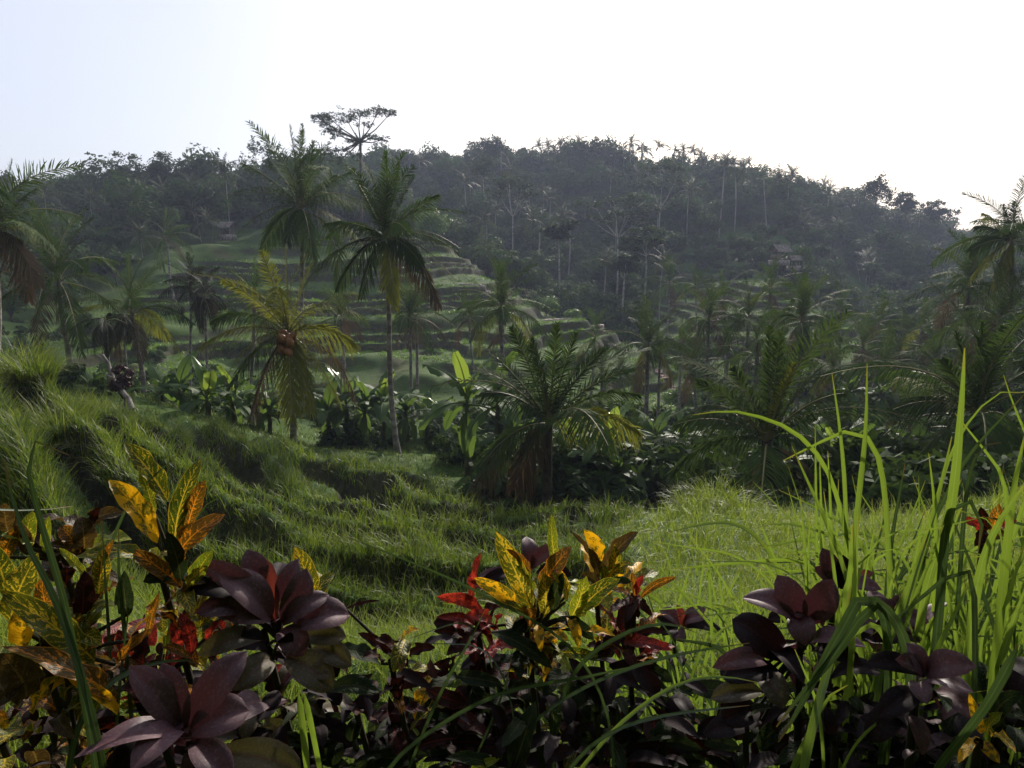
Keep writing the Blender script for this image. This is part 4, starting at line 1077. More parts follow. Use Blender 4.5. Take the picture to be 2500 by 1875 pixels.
# ------------------------------------------------------------------ hedge plants close to the viewer
def m_croton(name, green, green2, vein, blot, blot_amt, vein_w=.20, nveins=10.0, amount=.42):
    """leaf colours that belong to the leaf: coloured midrib, side veins, blotches and rim on a green or dark blade"""
    t = NT(name)
    uv = t.node('ShaderNodeUVMap'); oi = t.node('ShaderNodeObjectInfo')
    sx = t.node('ShaderNodeSeparateXYZ'); t.l.new(uv.outputs[0], sx.inputs[0])
    rnd = oi.outputs['Random']
    off = t.node('ShaderNodeVectorMath', operation='ADD'); t.l.new(uv.outputs[0], off.inputs[0])
    cb = t.node('ShaderNodeCombineXYZ'); t.put(cb.inputs[0], t.math('MULTIPLY', rnd, 37.0)); t.put(cb.inputs[1], t.math('MULTIPLY', rnd, 91.0)); t.l.new(cb.outputs[0], off.inputs[1])
    vec = off.outputs[0]
    st = t.node('ShaderNodeMapping'); t.l.new(vec, st.inputs[0]); st.inputs['Scale'].default_value = (1.0, 2.4, 1.0)
    n1 = t.noise(st.outputs[0], 5.0, 3.0, .6); n2 = t.noise(st.outputs[0], 14.0, 2.0, .5); n3 = t.noise(st.outputs[0], 2.0, 2.0)
    u = t.math('MULTIPLY', t.math('ABSOLUTE', t.math('SUBTRACT', sx.outputs[0], .5)), 2.0)      # 0 midrib, 1 rim
    v = sx.outputs[1]
    wob = t.math('MULTIPLY', t.math('SUBTRACT', n1, .5), 2.2)
    ph = t.math('ADD', t.math('SUBTRACT', t.math('MULTIPLY', v, nveins), t.math('MULTIPLY', u, 1.9)), wob)
    tri = t.math('ABSOLUTE', t.math('SUBTRACT', t.math('FRACT', ph), .5))
    width = t.math('MULTIPLY', t.math('SUBTRACT', 1.15, u), t.math('MULTIPLY', t.math('MULTIPLY', t.step(n3, .32, .66, .15, 1.6), t.math('ADD', .55, t.math('MULTIPLY', rnd, .8))), vein_w))
    side = t.step(t.math('SUBTRACT', width, tri), -.05, .05)
    side = t.math('MULTIPLY', side, t.step(n2, .36, .50))
    mid = t.step(t.math('SUBTRACT', t.math('MULTIPLY', t.math('SUBTRACT', 1.1, v), .12), t.math('SUBTRACT', u, t.math('MULTIPLY', t.math('SUBTRACT', n2, .5), .10))), -.02, .03)
    rim = t.math('MULTIPLY', t.step(u, .92, .97), .7)
    spk = t.step(n2, .66, .72, 0, .8)
    bl = t.step(t.math('ADD', n3, t.math('MULTIPLY', t.math('SUBTRACT', n2, .5), .25)), t.math('SUBTRACT', .80 - blot_amt, t.math('MULTIPLY', rnd, .14)), t.math('SUBTRACT', .84 - blot_amt, t.math('MULTIPLY', rnd, .14)))
    f = t.math('MAXIMUM', t.math('MAXIMUM', side, mid), t.math('MAXIMUM', rim, spk))
    gcol = t.mix(t.step(n1, .3, .7), green, green2)
    gcol = t.mix(t.math('MULTIPLY', rnd, .12), gcol, blot)
    c = t.mix(f, gcol, vein)
    c = t.mix(bl, c, blot)
    h = t.math('ADD', t.math('MULTIPLY', tri, .6), t.math('MULTIPLY', n2, .2))
    dk = 'dark' in name or 'deep' in name
    return t.leafy(c, t.mix(.35, c, (1.0, .75, .1), 'MULTIPLY'), .6 if dk else .42, .12 if dk else .35, amount, t.bump(h, .5, .004))
M['cr_green'] = m_croton('croton_green_yellow', (.030, .062, .009), (.085, .130, .012), (.62, .46, .035), (.60, .38, .02), .04, .17)
M['cr_lime'] = m_croton('croton_lime', (.10, .16, .012), (.17, .24, .015), (.62, .52, .05), (.48, .40, .03), .03, .12, 12)
M['cr_gold'] = m_croton('croton_gold', (.06, .08, .01), (.22, .18, .012), (.75, .42, .015), (.80, .44, .012), .28)
M['cr_orange'] = m_croton('croton_orange', (.050, .040, .008), (.12, .075, .010), (.66, .24, .015), (.60, .20, .012), .06, .15)
M['cr_red'] = m_croton('croton_red', (.05, .008, .008), (.16, .016, .014), (.42, .035, .022), (.45, .04, .025), .16, .16, 12)
M['cr_dark'] = m_croton('croton_dark_red', (.010, .006, .005), (.022, .009, .007), (.11, .014, .010), (.06, .014, .010), -.04, .08, 13, .18)
M['cr_brown'] = m_croton('croton_bronze', (.035, .022, .008), (.07, .045, .012), (.16, .11, .03), (.12, .06, .015), .04, .08, 9)
M['cr_deep'] = m_croton('croton_deep_green', (.010, .020, .008), (.018, .032, .010), (.06, .07, .025), (.03, .04, .01), -.1, .04, 9)

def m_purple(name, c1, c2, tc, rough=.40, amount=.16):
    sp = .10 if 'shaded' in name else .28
    t = NT(name)
    uv = t.node('ShaderNodeUVMap'); oi = t.node('ShaderNodeObjectInfo'); co = t.node('ShaderNodeTexCoord')
    sx = t.node('ShaderNodeSeparateXYZ'); t.l.new(uv.outputs[0], sx.inputs[0])
    u = t.math('MULTIPLY', t.math('ABSOLUTE', t.math('SUBTRACT', sx.outputs[0], .5)), 2.0)
    st = t.node('ShaderNodeMapping'); t.l.new(uv.outputs[0], st.inputs[0]); st.inputs['Scale'].default_value = (34.0, 1.2, 1.0)
    ln = t.noise(st.outputs[0], 1.0, 2.0, .5)
    n = t.noise(co.outputs['Object'], 16.0, 4.0, .6); fine = t.noise(co.outputs['Object'], 220.0, 2.0, .6)
    f = t.math('ADD', t.math('MULTIPLY', t.step(n, .3, .7), .5), t.math('MULTIPLY', oi.outputs['Random'], .5), clamp=True)
    c = t.mix(f, c1, c2)
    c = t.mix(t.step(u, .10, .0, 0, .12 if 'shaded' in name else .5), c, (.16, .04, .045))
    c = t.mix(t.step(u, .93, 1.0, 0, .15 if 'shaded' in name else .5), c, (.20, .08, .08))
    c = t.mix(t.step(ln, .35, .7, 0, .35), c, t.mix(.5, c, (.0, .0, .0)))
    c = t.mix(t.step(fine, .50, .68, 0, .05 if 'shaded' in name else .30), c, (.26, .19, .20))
    ro = t.step(n, .3, .7, rough - .08, rough + .12)
    h = t.math('ADD', t.math('MULTIPLY', ln, .5), t.math('MULTIPLY', n, .5))
    return t.leafy(c, tc, ro, sp, amount, t.bump(h, .30, .003))
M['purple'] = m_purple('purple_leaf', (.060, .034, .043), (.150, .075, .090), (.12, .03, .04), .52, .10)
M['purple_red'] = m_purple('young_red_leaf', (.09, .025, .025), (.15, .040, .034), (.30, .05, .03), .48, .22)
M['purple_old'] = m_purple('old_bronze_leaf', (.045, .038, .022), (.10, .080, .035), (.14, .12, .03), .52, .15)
M['purple_dark'] = m_purple('shaded_purple_leaf', (.008, .006, .008), (.020, .012, .014), (.04, .01, .012), .62, .05)  # purple leaf darkened, the deep shade of the hedge put into its colour
M['stem'] = m_bark('plant_stem', (.015, .013, .008), (.04, .034, .02))
def m_blade(name, c1, c2, tc, amount):
    t = NT(name)
    uv = t.node('ShaderNodeUVMap'); oi = t.node('ShaderNodeObjectInfo'); sx = t.node('ShaderNodeSeparateXYZ'); t.l.new(uv.outputs[0], sx.inputs[0])
    st = t.node('ShaderNodeMapping'); t.l.new(uv.outputs[0], st.inputs[0]); st.inputs['Scale'].default_value = (14.0, .6, 1.0)
    ln = t.noise(st.outputs[0], 1.0, 2.0)
    um = t.math('ABSOLUTE', t.math('SUBTRACT', sx.outputs[0], .5))
    c = t.mix(oi.outputs['Random'], c1, c2)
    c = t.mix(t.step(ln, .4, .7, 0, .4), c, (.12, .19, .05))
    c = t.mix(t.step(um, .07, .02, 0, .5), c, (.19, .25, .10))
    c = t.mix(t.step(sx.outputs[1], .96, 1.0, 0, .8), c, (.26, .10, .03))
    return t.leafy(c, t.mix(.45, c, tc), .42, .45, amount, t.bump(ln, .3, .002))
M['blade'] = m_blade('grass_blade', (.050, .100, .028), (.125, .205, .026), (.36, .50, .03), .40)
M['blade_dark'] = m_blade('dark_grass_blade', (.022, .046, .024), (.045, .080, .026), (.10, .16, .03), .20)

def leaf_mesh(base, tip, w, arch, hint, mat, fold=.25, shape='croton', wave=0.0, curl=.0, seed=0, n=13, m=7, twist=0.0):
    """leaf blade from base to tip (3-D), half width w, arched towards its upper face"""
    r = np.random.default_rng(seed)
    base, tip, hint = (np.asarray(q, float) for q in (base, tip, hint))
    ax = tip - base; L = np.linalg.norm(ax); ax /= L
    nn = hint - ax * (hint @ ax); nn = unit(nn); sd = np.cross(ax, nn)
    v = np.linspace(0, 1, n); u = np.linspace(-1, 1, m)
    if shape == 'croton': prof = (np.clip(v, 0, 1) ** .75) * (np.clip(1 - v, 0, 1) ** .62) * 1.95 + .02 * (1 - v)
    else: prof = np.where(v < .58, .14 + .86 * (v / .58) ** 1.15 * (1.9 - .9 * v / .58), np.clip(1 - (np.clip(v - .58, 0, 1) / .42) ** 2.5, 0, 1) ** .62)
    prof = np.clip(prof, .015, 1.05)
    C = ax[None] * (v * L)[:, None] + nn[None] * (arch * L * (4 * v * (1 - v)) - curl * L * np.clip(v - .6, 0, 1) ** 2 * 4)[:, None]
    C = C + sd[None] * (r.normal(0, .03) * L * np.sin(v * math.pi))[:, None]
    T = np.gradient(C, axis=0); T /= np.linalg.norm(T, axis=1, keepdims=True)
    N2 = np.cross(sd[None], T); N2 /= np.linalg.norm(N2, axis=1, keepdims=True)
    tw = twist * v
    S2 = sd[None] * np.cos(tw)[:, None] + N2 * np.sin(tw)[:, None]; N2 = N2 * np.cos(tw)[:, None] - sd[None] * np.sin(tw)[:, None]
    W = (w * prof)[:, None] * u[None]
    lift = (w * prof)[:, None] * (fold * np.abs(u)[None] ** 1.4)
    if shape != 'croton': lift = (w * prof)[:, None] * (fold * np.abs(u)[None] - .55 * fold * u[None] ** 4 * 1.3 * v[:, None])
    if wave: lift = lift + w * wave * np.sin(v * 17 + r.uniform(0, 6) + (u[None, :] > 0).T.astype(float).T * 1.7 if False else (v * 17 + r.uniform(0, 6))[:, None] + (u > 0)[None] * 1.9) * (np.abs(u) ** 2)[None] * np.sin(v * math.pi)[:, None]
    V_ = C[:, None] + S2[:, None] * W[..., None] + N2[:, None] * lift[..., None]
    uvs = np.stack([np.broadcast_to((u[None] + 1) / 2, (n, m)), np.broadcast_to(v[:, None], (n, m))], -1)
    g = Geo(); g.grid(V_, uvs)
    return g.build('leaf', M[mat], True)

UP = np.array([0, 0, 1.0])
def plant(name, label, cat, stem_px, D, leaves, shape, seed, group=None, fill=0, fillmats=('purple_dark',), wave=0.0, fold=.3, fsize=(80, 130), spread=140, drop=(60, 330), extra=0):
    """stem_px: where the leaves meet the stem; leaves: (base x, y, tip x, y, width px, arch, material[, tip depth shift])"""
    r = np.random.default_rng(seed)
    c = at(stem_px[0], stem_px[1], D)
    b = np.array([c[0], c[1] + .05, -1.66])
    o = thing(name, label, cat, b, group)
    g = Geo(); t = np.linspace(0, 1, 6)[:, None]
    g.tube((c - b) * t + np.array([.03, .02, 0]) * np.sin(t * 4), np.linspace(.008, .006, 6), 6)
    link('stem', g.build('stem', M['stem'], True), o)
    k = D / F
    for i, lf in enumerate(leaves):
        bx, by, tx, ty, w, arch, mat = lf[:7]
        up_ = (stem_px[1] - ty) * k
        dt = lf[7] if len(lf) > 7 else float(np.clip(up_ * .35 - .05 + r.normal(0, .015), -.16, .12))
        db = float(np.clip((stem_px[1] - by) * k * .35, -.08, .08))
        B, T = at(bx, by, D + db), at(tx, ty, D + dt)
        tc = unit(-(B + T) * .5)
        hint = tc * .9 + UP * .55 + np.array([r.normal(0, .15), 0, 0])
        lo = link('leaf', leaf_mesh(np.zeros(3), T - B, w * k * (.39 if shape == 'croton' else .47), arch, hint, mat, fold * r.uniform(.6, 1.4), shape, wave, r.uniform(.02, .12) if shape == 'croton' else r.uniform(.10, .30), seed * 97 + i, twist=r.normal(0, .3)), o, B - b)
        if np.linalg.norm(B - c) > .04:                         # leaf stalk back to the stem
            g = Geo(); q = (B - b + c - b) * .5 - UP * .01
            g.tube(np.stack([c - b - UP * .03, q, B - b]), [.004, .0032, .003], 5)
            link('leaf_stalk', g.build('leaf_stalk', M['stem'], True), lo, b - B)
    mats = [lf[6] for lf in leaves]
    for i in range(extra):                                      # the rest of the leaf whorls
        an = i * 2.39996 + seed; e = r.uniform(.25, 1.1); Ln = r.uniform(.85, 1.2) * 120 * k * (1 if shape == 'croton' else .8)
        B = c + np.array([r.normal(0, .02), r.normal(0, .02), -r.uniform(.0, .16)])
        T = B + np.array([math.cos(an) * math.cos(e), math.sin(an) * math.cos(e) * .8 + .15, math.sin(e) * .9 - .1]) * Ln
        hint = UP * .9 - np.array([math.cos(an), math.sin(an), 0]) * .35 + r.normal(0, .12, 3)
        link('leaf', leaf_mesh(np.zeros(3), T - B, Ln * r.uniform(.16, .24), r.uniform(.05, .2), hint, mats[(i * 3) % len(mats)], fold, shape, wave, .08, seed * 61 + i, twist=r.normal(0, .4)), o, B - b)
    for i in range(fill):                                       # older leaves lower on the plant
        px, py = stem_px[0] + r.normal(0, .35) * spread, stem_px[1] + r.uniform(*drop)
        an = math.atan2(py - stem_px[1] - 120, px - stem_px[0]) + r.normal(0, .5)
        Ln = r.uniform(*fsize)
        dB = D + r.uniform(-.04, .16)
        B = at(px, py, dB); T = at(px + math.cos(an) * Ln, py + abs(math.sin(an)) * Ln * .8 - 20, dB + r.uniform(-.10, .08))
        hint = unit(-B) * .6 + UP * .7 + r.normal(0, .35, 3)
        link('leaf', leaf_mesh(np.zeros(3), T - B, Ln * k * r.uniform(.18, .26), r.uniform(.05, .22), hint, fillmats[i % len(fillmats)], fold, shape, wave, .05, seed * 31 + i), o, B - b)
    return o

P_, PR, PO, PK = 'purple', 'purple_red', 'purple_old', 'purple_dark'
G_, LI, GO, OR, RE, DK, BR, DG_ = 'cr_green', 'cr_lime', 'cr_gold', 'cr_orange', 'cr_red', 'cr_dark', 'cr_brown', 'cr_deep'
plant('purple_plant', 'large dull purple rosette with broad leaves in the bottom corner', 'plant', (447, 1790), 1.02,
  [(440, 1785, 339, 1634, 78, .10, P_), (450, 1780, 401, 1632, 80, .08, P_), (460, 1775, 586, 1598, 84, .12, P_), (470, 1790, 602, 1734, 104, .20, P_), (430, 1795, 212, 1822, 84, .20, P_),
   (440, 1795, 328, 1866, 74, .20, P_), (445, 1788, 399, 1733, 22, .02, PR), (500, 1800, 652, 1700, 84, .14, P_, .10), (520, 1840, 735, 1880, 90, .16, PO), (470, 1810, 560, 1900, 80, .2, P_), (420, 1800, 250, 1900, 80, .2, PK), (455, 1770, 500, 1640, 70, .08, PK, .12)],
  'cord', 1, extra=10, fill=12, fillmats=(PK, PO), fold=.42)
plant('purple_plant', 'tall full purple rosette with bronze lower leaves', 'plant', (680, 1528), 1.22,
  [(640, 1470, 501, 1374, 62, .16, P_), (640, 1450, 606, 1346, 66, .10, P_), (672, 1520, 650, 1372, 46, .03, PR), (660, 1515, 545, 1396, 92, .14, P_), (690, 1470, 722, 1372, 52, .18, P_), (690, 1520, 747, 1392, 76, .10, P_),
   (690, 1525, 792, 1450, 62, .18, P_), (600, 1470, 479, 1430, 74, .18, PK), (600, 1500, 488, 1490, 66, .2, P_), (662, 1512, 534, 1484, 78, .22, P_), (722, 1530, 846, 1494, 92, .24, P_), (680, 1545, 738, 1596, 76, .26, P_),
   (740, 1560, 842, 1552, 64, .2, PO), (650, 1560, 490, 1588, 58, .16, PO), (665, 1610, 574, 1674, 72, .18, PO), (697, 1605, 810, 1674, 90, .2, PO), (760, 1590, 853, 1618, 64, .2, PO), (800, 1690, 922, 1686, 56, .15, DG_), (650, 1580, 560, 1560, 60, .2, PK), (670, 1420, 690, 1370, 40, .05, PK, .1)],
  'cord', 2, extra=12, fill=18, fillmats=(PK, PK, PO), fold=.40)
plant('purple_plant', 'purple rosette peeping up behind the yellow veined croton', 'plant', (1292, 1400), 1.45,
  [(1290, 1392, 1289, 1312, 54, .22, P_, .02), (1300, 1390, 1358, 1334, 42, .16, P_), (1280, 1395, 1166, 1403, 30, .1, P_), (1270, 1400, 1175, 1420, 34, .12, PK), (1310, 1400, 1390, 1400, 44, .15, PK)], 'cord', 3, fill=5, fillmats=(PK,), fold=.4)
plant('purple_plant', 'dark purple rosette with one red young leaf amid the tall grass', 'plant', (1975, 1530), 1.25,
  [(1940, 1520, 1819, 1457, 72, .20, P_), (1955, 1515, 1908, 1414, 70, .08, P_), (1975, 1520, 2028, 1425, 76, .10, P_), (1962, 1525, 2034, 1452, 34, .03, PR), (1950, 1510, 1965, 1568, 66, .24, P_, -.05), (1920, 1610, 1796, 1512, 92, .20, PK), (1870, 1620, 1756, 1616, 52, .2, P_),
   (1900, 1640, 1772, 1650, 70, .2, PK), (1860, 1655, 1912, 1720, 66, .25, PO), (1985, 1570, 2100, 1570, 60, .2, P_), (1990, 1590, 2090, 1610, 56, .2, PK), (1860, 1690, 1740, 1700, 56, .2, PO), (1850, 1730, 1765, 1760, 70, .2, PK), (1860, 1760, 1720, 1790, 60, .2, PK), (1880, 1600, 1960, 1660, 70, .2, PK)],
  'cord', 4, extra=10, fill=16, fillmats=(PK,), fold=.4)
plant('purple_plant', 'smaller purple rosette higher up behind the dark one', 'plant', (2050, 1440), 1.5,
  [(2050, 1435, 2012, 1344, 48, .10, P_), (2045, 1440, 1992, 1385, 34, .16, P_), (2060, 1440, 2118, 1396, 36, .08, PR), (2065, 1440, 2136, 1428, 40, .15, P_), (2055, 1438, 2060, 1360, 40, .06, PK)], 'cord', 5, fill=8, fillmats=(PK,), fold=.4)
plant('purple_plant', 'dark purple rosette low at the foot of the tall grass', 'plant', (2258, 1655), 1.12,
  [(2255, 1650, 2222, 1574, 60, .08, P_), (2250, 1650, 2202, 1608, 44, .14, P_), (2262, 1650, 2358, 1616, 64, .14, P_), (2265, 1665, 2358, 1676, 54, .18, P_), (2250, 1650, 2126, 1612, 50, .12, PK), (2250, 1670, 2262, 1712, 48, .22, P_), (2280, 1690, 2376, 1740, 62, .18, P_), (2240, 1690, 2150, 1740, 60, .2, PK), (2200, 1720, 2120, 1800, 66, .2, PK)],
  'cord', 6, extra=9, fill=12, fillmats=(PK,), fold=.4)
plant('purple_plant', 'little purple rosette alone in bright grass beside the red croton', 'plant', (1660, 1535), 1.75,
  [(1658, 1530, 1615, 1490, 40, .14, P_), (1665, 1528, 1660, 1486, 26, .04, PR), (1668, 1530, 1716, 1486, 36, .1, P_), (1655, 1535, 1585, 1512, 36, .16, PK), (1670, 1535, 1720, 1505, 40, .16, P_), (1660, 1540, 1667, 1562, 40, .2, P_), (1670, 1540, 1755, 1535, 38, .18, PK), (1655, 1545, 1605, 1545, 34, .2, PK)], 'cord', 7, fill=8, fillmats=(PK,), fold=.4, fsize=(50, 80), spread=60, drop=(20, 120))
plant('purple_plant', 'purple rosette mostly hidden by upright grass blades', 'plant', (2190, 1520), 1.4,
  [(2188, 1515, 2152, 1460, 46, .1, P_), (2192, 1512, 2205, 1455, 40, .06, P_), (2198, 1520, 2262, 1515, 44, .2, P_), (2195, 1535, 2240, 1560, 46, .2, P_), (2195, 1520, 2240, 1540, 26, .1, PR), (2185, 1530, 2140, 1560, 44, .2, PK)], 'cord', 8, extra=6, fill=6, fillmats=(PK,), fold=.4)

plant('croton', 'upright croton with a golden leaf and yellow veined spires', 'plant', (434, 1385), 1.25,
  [(410, 1225, 304, 1081, 78, .06, G_), (378, 1256, 339, 1144, 46, -.06, LI), (384, 1326, 267, 1171, 82, .05, GO), (424, 1345, 488, 1122, 70, .06, G_), (458, 1290, 497, 1174, 62, .10, OR), (432, 1382, 542, 1256, 84, .24, OR), (446, 1436, 320, 1342, 62, .12, OR),
   (380, 1385, 192, 1356, 62, .14, G_), (461, 1436, 516, 1345, 60, .10, LI), (455, 1440, 500, 1385, 46, .12, G_), (430, 1400, 350, 1420, 60, .2, DG_), (440, 1420, 410, 1300, 60, .1, DG_), (450, 1440, 470, 1500, 60, .2, G_)], 'croton', 11, extra=20, fill=8, fillmats=(DK, DG_, OR), wave=.30)
plant('croton', 'sprawling croton with long yellow veined and orange edged leaves at the corner', 'plant', (150, 1560), 1.12,
  [(25, 1525, 92, 1352, 92, .10, G_), (232, 1615, 14, 1443, 92, .14, G_), (222, 1452, 274, 1319, 30, .04, OR), (212, 1404, 146, 1338, 30, .08, LI), (55, 1580, 66, 1465, 74, .10, GO), (288, 1714, 12, 1576, 78, .16, OR), (192, 1606, 86, 1616, 34, .12, GO), (290, 1746, 167, 1654, 42, .10, GO),
   (362, 1556, 386, 1449, 30, .08, OR), (282, 1622, 366, 1535, 38, .10, OR), (62, 1705, 8, 1600, 110, .16, BR), (196, 1875, 281, 1813, 40, .1, LI), (240, 1450, 250, 1340, 60, .08, G_), (200, 1500, 205, 1400, 70, .1, DK), (120, 1500, 100, 1420, 60, .1, OR), (20, 1450, -20, 1330, 70, .1, G_), (60, 1640, 0, 1720, 70, .15, BR), (310, 1500, 300, 1400, 60, .1, DG_)],
  'croton', 12, extra=36, fill=16, fillmats=(DK, BR, OR, DG_), wave=.34)
plant('croton', 'dark red ribbed croton squeezed between the purple rosettes', 'plant', (380, 1640), 1.16,
  [(350, 1645, 359, 1556, 104, .08, DK), (466, 1604, 444, 1500, 56, .06, RE), (430, 1600, 418, 1520, 40, .06, RE), (396, 1577, 465, 1604, 34, .1, OR), (500, 1560, 540, 1510, 40, .08, RE), (310, 1600, 290, 1540, 50, .08, RE), (400, 1590, 395, 1550, 26, .1, LI)], 'croton', 13, extra=16, fill=6, fillmats=(DK,), wave=.28)
plant('croton', 'bronze curled croton leaves beside the long grass blades', 'plant', (190, 1345), 1.4,
  [(208, 1290, 298, 1250, 56, .22, BR), (205, 1340, 198, 1262, 74, .22, BR), (195, 1350, 148, 1285, 60, .12, OR), (225, 1285, 240, 1240, 40, .1, DK), (170, 1340, 120, 1330, 40, .12, BR), (75, 1330, 4, 1306, 50, .2, LI), (70, 1340, 78, 1250, 50, .1, LI), (20, 1300, 10, 1230, 60, .1, BR), (15, 1360, 40, 1290, 50, .1, OR), (60, 1350, 40, 1270, 44, .1, BR), (110, 1350, 118, 1262, 30, .08, LI)], 'croton', 14, extra=16, fill=8, fillmats=(DK, BR), wave=.38)
plant('croton', 'yellow veined croton standing out orange-tipped in the middle', 'plant', (1310, 1505), 1.2,
  [(1298, 1495, 1212, 1300, 92, .05, G_), (1270, 1488, 1162, 1411, 66, .12, GO), (1320, 1440, 1390, 1335, 84, .14, OR), (1364, 1400, 1347, 1256, 46, .05, LI), (1295, 1400, 1243, 1341, 34, .08, OR), (1302, 1450, 1260, 1380, 50, .12, LI), (1388, 1450, 1368, 1392, 32, .06, GO), (1395, 1505, 1430, 1414, 66, .10, LI),
   (1412, 1505, 1505, 1412, 84, .12, G_), (1308, 1510, 1165, 1458, 50, .14, G_), (1412, 1540, 1499, 1549, 36, .14, GO), (1386, 1505, 1414, 1580, 46, .24, GO), (1315, 1522, 1321, 1588, 44, .2, GO), (1200, 1545, 1348, 1630, 66, .22, DG_), (1362, 1592, 1389, 1639, 38, .1, LI), (1330, 1500, 1330, 1400, 74, .06, G_), (1350, 1490, 1375, 1400, 60, .06, DG_), (1290, 1520, 1250, 1560, 60, .2, DG_), (1360, 1510, 1450, 1560, 60, .2, DG_), (1380, 1470, 1350, 1400, 50, .1, G_)],
  'croton', 15, extra=30, fill=16, fillmats=(DK, DG_, DK, G_), wave=.26)
plant('croton', 'olive and bronze croton cluster just behind the orange-tipped one', 'plant', (1475, 1420), 1.45,
  [(1467, 1372, 1428, 1294, 58, .1, GO), (1442, 1366, 1396, 1300, 26, .06, BR), (1475, 1400, 1553, 1298, 66, .08, BR), (1475, 1420, 1535, 1372, 56, .1, G_), (1465, 1410, 1440, 1340, 50, .08, BR), (1485, 1420, 1500, 1330, 56, .08, G_), (1480, 1425, 1465, 1370, 40, .1, LI), (1490, 1440, 1540, 1420, 46, .15, DG_), (1460, 1430, 1420, 1400, 46, .15, BR)], 'croton', 16, extra=16, fill=6, fillmats=(DK, DG_), wave=.28)
plant('croton', 'orange-red croton top glowing in front of bright grass', 'plant', (1550, 1470), 1.35,
  [(1562, 1462, 1650, 1408, 34, .10, OR), (1556, 1455, 1570, 1404, 34, .08, RE), (1545, 1460, 1529, 1514, 54, .16, DK), (1540, 1450, 1494, 1438, 32, .1, OR), (1550, 1455, 1545, 1400, 34, .06, OR), (1560, 1470, 1590, 1500, 40, .15, DK), (1522, 1572, 1638, 1583, 52, .20, RE), (1550, 1560, 1622, 1542, 42, .14, DK), (1535, 1560, 1505, 1550, 40, .14, RE), (1530, 1590, 1560, 1640, 50, .2, DK)],
  'croton', 17, extra=14, fill=12, fillmats=(DK, DG_), wave=.30)
plant('croton', 'bright red croton leaves left of the yellow veined one', 'plant', (1190, 1500), 1.3,
  [(1150, 1462, 1172, 1351, 50, .10, RE), (1180, 1500, 1070, 1456, 56, .18, RE), (1160, 1526, 1071, 1503, 42, .16, RE), (1140, 1556, 1062, 1540, 44, .16, DK), (1208, 1458, 1147, 1419, 38, .10, RE), (1270, 1530, 1282, 1500, 30, .1, RE), (1200, 1520, 1140, 1500, 60, .16, RE), (1180, 1540, 1120, 1590, 50, .2, DK), (1215, 1530, 1225, 1500, 34, .1, RE), (1150, 1570, 1090, 1600, 50, .2, DK)],
  'croton', 18, extra=14, fill=14, fillmats=(DK, DG_, DK, PK), wave=.34)
plant('croton', 'drooping olive croton leaf over dark red foliage', 'plant', (985, 1600), 1.2,
  [(990, 1560, 960, 1640, 74, .22, G_), (985, 1565, 1020, 1536, 40, .1, GO), (985, 1590, 976, 1640, 40, .15, OR), (960, 1600, 878, 1545, 46, .1, DK), (975, 1600, 920, 1560, 46, .12, DK), (1000, 1600, 1060, 1580, 50, .12, DK), (845, 1487, 924, 1464, 16, .12, DK), (930, 1620, 890, 1600, 50, .12, DK)],
  'croton', 19, extra=10, fill=22, fillmats=(DK, DK, DG_, PK), wave=.38, spread=220)
plant('croton', 'croton leaf with yellow veins showing behind the full purple rosette', 'plant', (765, 1490), 1.42,
  [(764, 1480, 722, 1338, 84, .05, G_), (770, 1490, 745, 1460, 40, .1, LI), (775, 1500, 830, 1500, 40, .15, DG_)], 'croton', 20, extra=10, fill=4, fillmats=(DG_, DK), wave=.22)
plant('croton', 'deep green broad leaf plant in the shade at the bottom edge', 'plant', (1290, 1850), 1.0,
  [(1245, 1900, 1306, 1715, 100, .06, DG_, .02), (1220, 1880, 1090, 1850, 60, .12, DG_), (1150, 1880, 1215, 1850, 40, .1, LI), (1330, 1860, 1400, 1830, 70, .12, PK), (1240, 1800, 1200, 1720, 70, .1, PK)], 'croton', 21, fill=16, fillmats=(DK, DG_, PK), wave=.28, spread=300, drop=(-130, 60))
plant('croton', 'small yellow blotched croton in the far bottom corner', 'plant', (2410, 1790), 1.1,
  [(2400, 1790, 2370, 1700, 34, .1, GO), (2420, 1800, 2480, 1835, 36, .12, GO), (2410, 1790, 2445, 1740, 40, .1, LI), (2390, 1800, 2340, 1860, 34, .1, GO), (2430, 1760, 2490, 1690, 60, .12, DG_), (2430, 1780, 2500, 1750, 50, .1, DG_), (2400, 1810, 2440, 1860, 40, .12, GO)], 'croton', 22, extra=0, fill=8, fillmats=(DG_, DK, G_), wave=.42)
plant('croton', 'orange-red croton half buried in the tall grass', 'plant', (2415, 1300), 1.7,
  [(2410, 1300, 2350, 1265, 36, .1, RE), (2420, 1295, 2440, 1235, 40, .1, OR), (2425, 1295, 2480, 1270, 40, .12, RE), (2415, 1305, 2380, 1330, 40, .15, DK), (2420, 1310, 2470, 1320, 40, .15, OR), (2410, 1295, 2395, 1240, 34, .08, DK)], 'croton', 23, extra=0, fill=0, fillmats=(DK, RE), wave=.34)
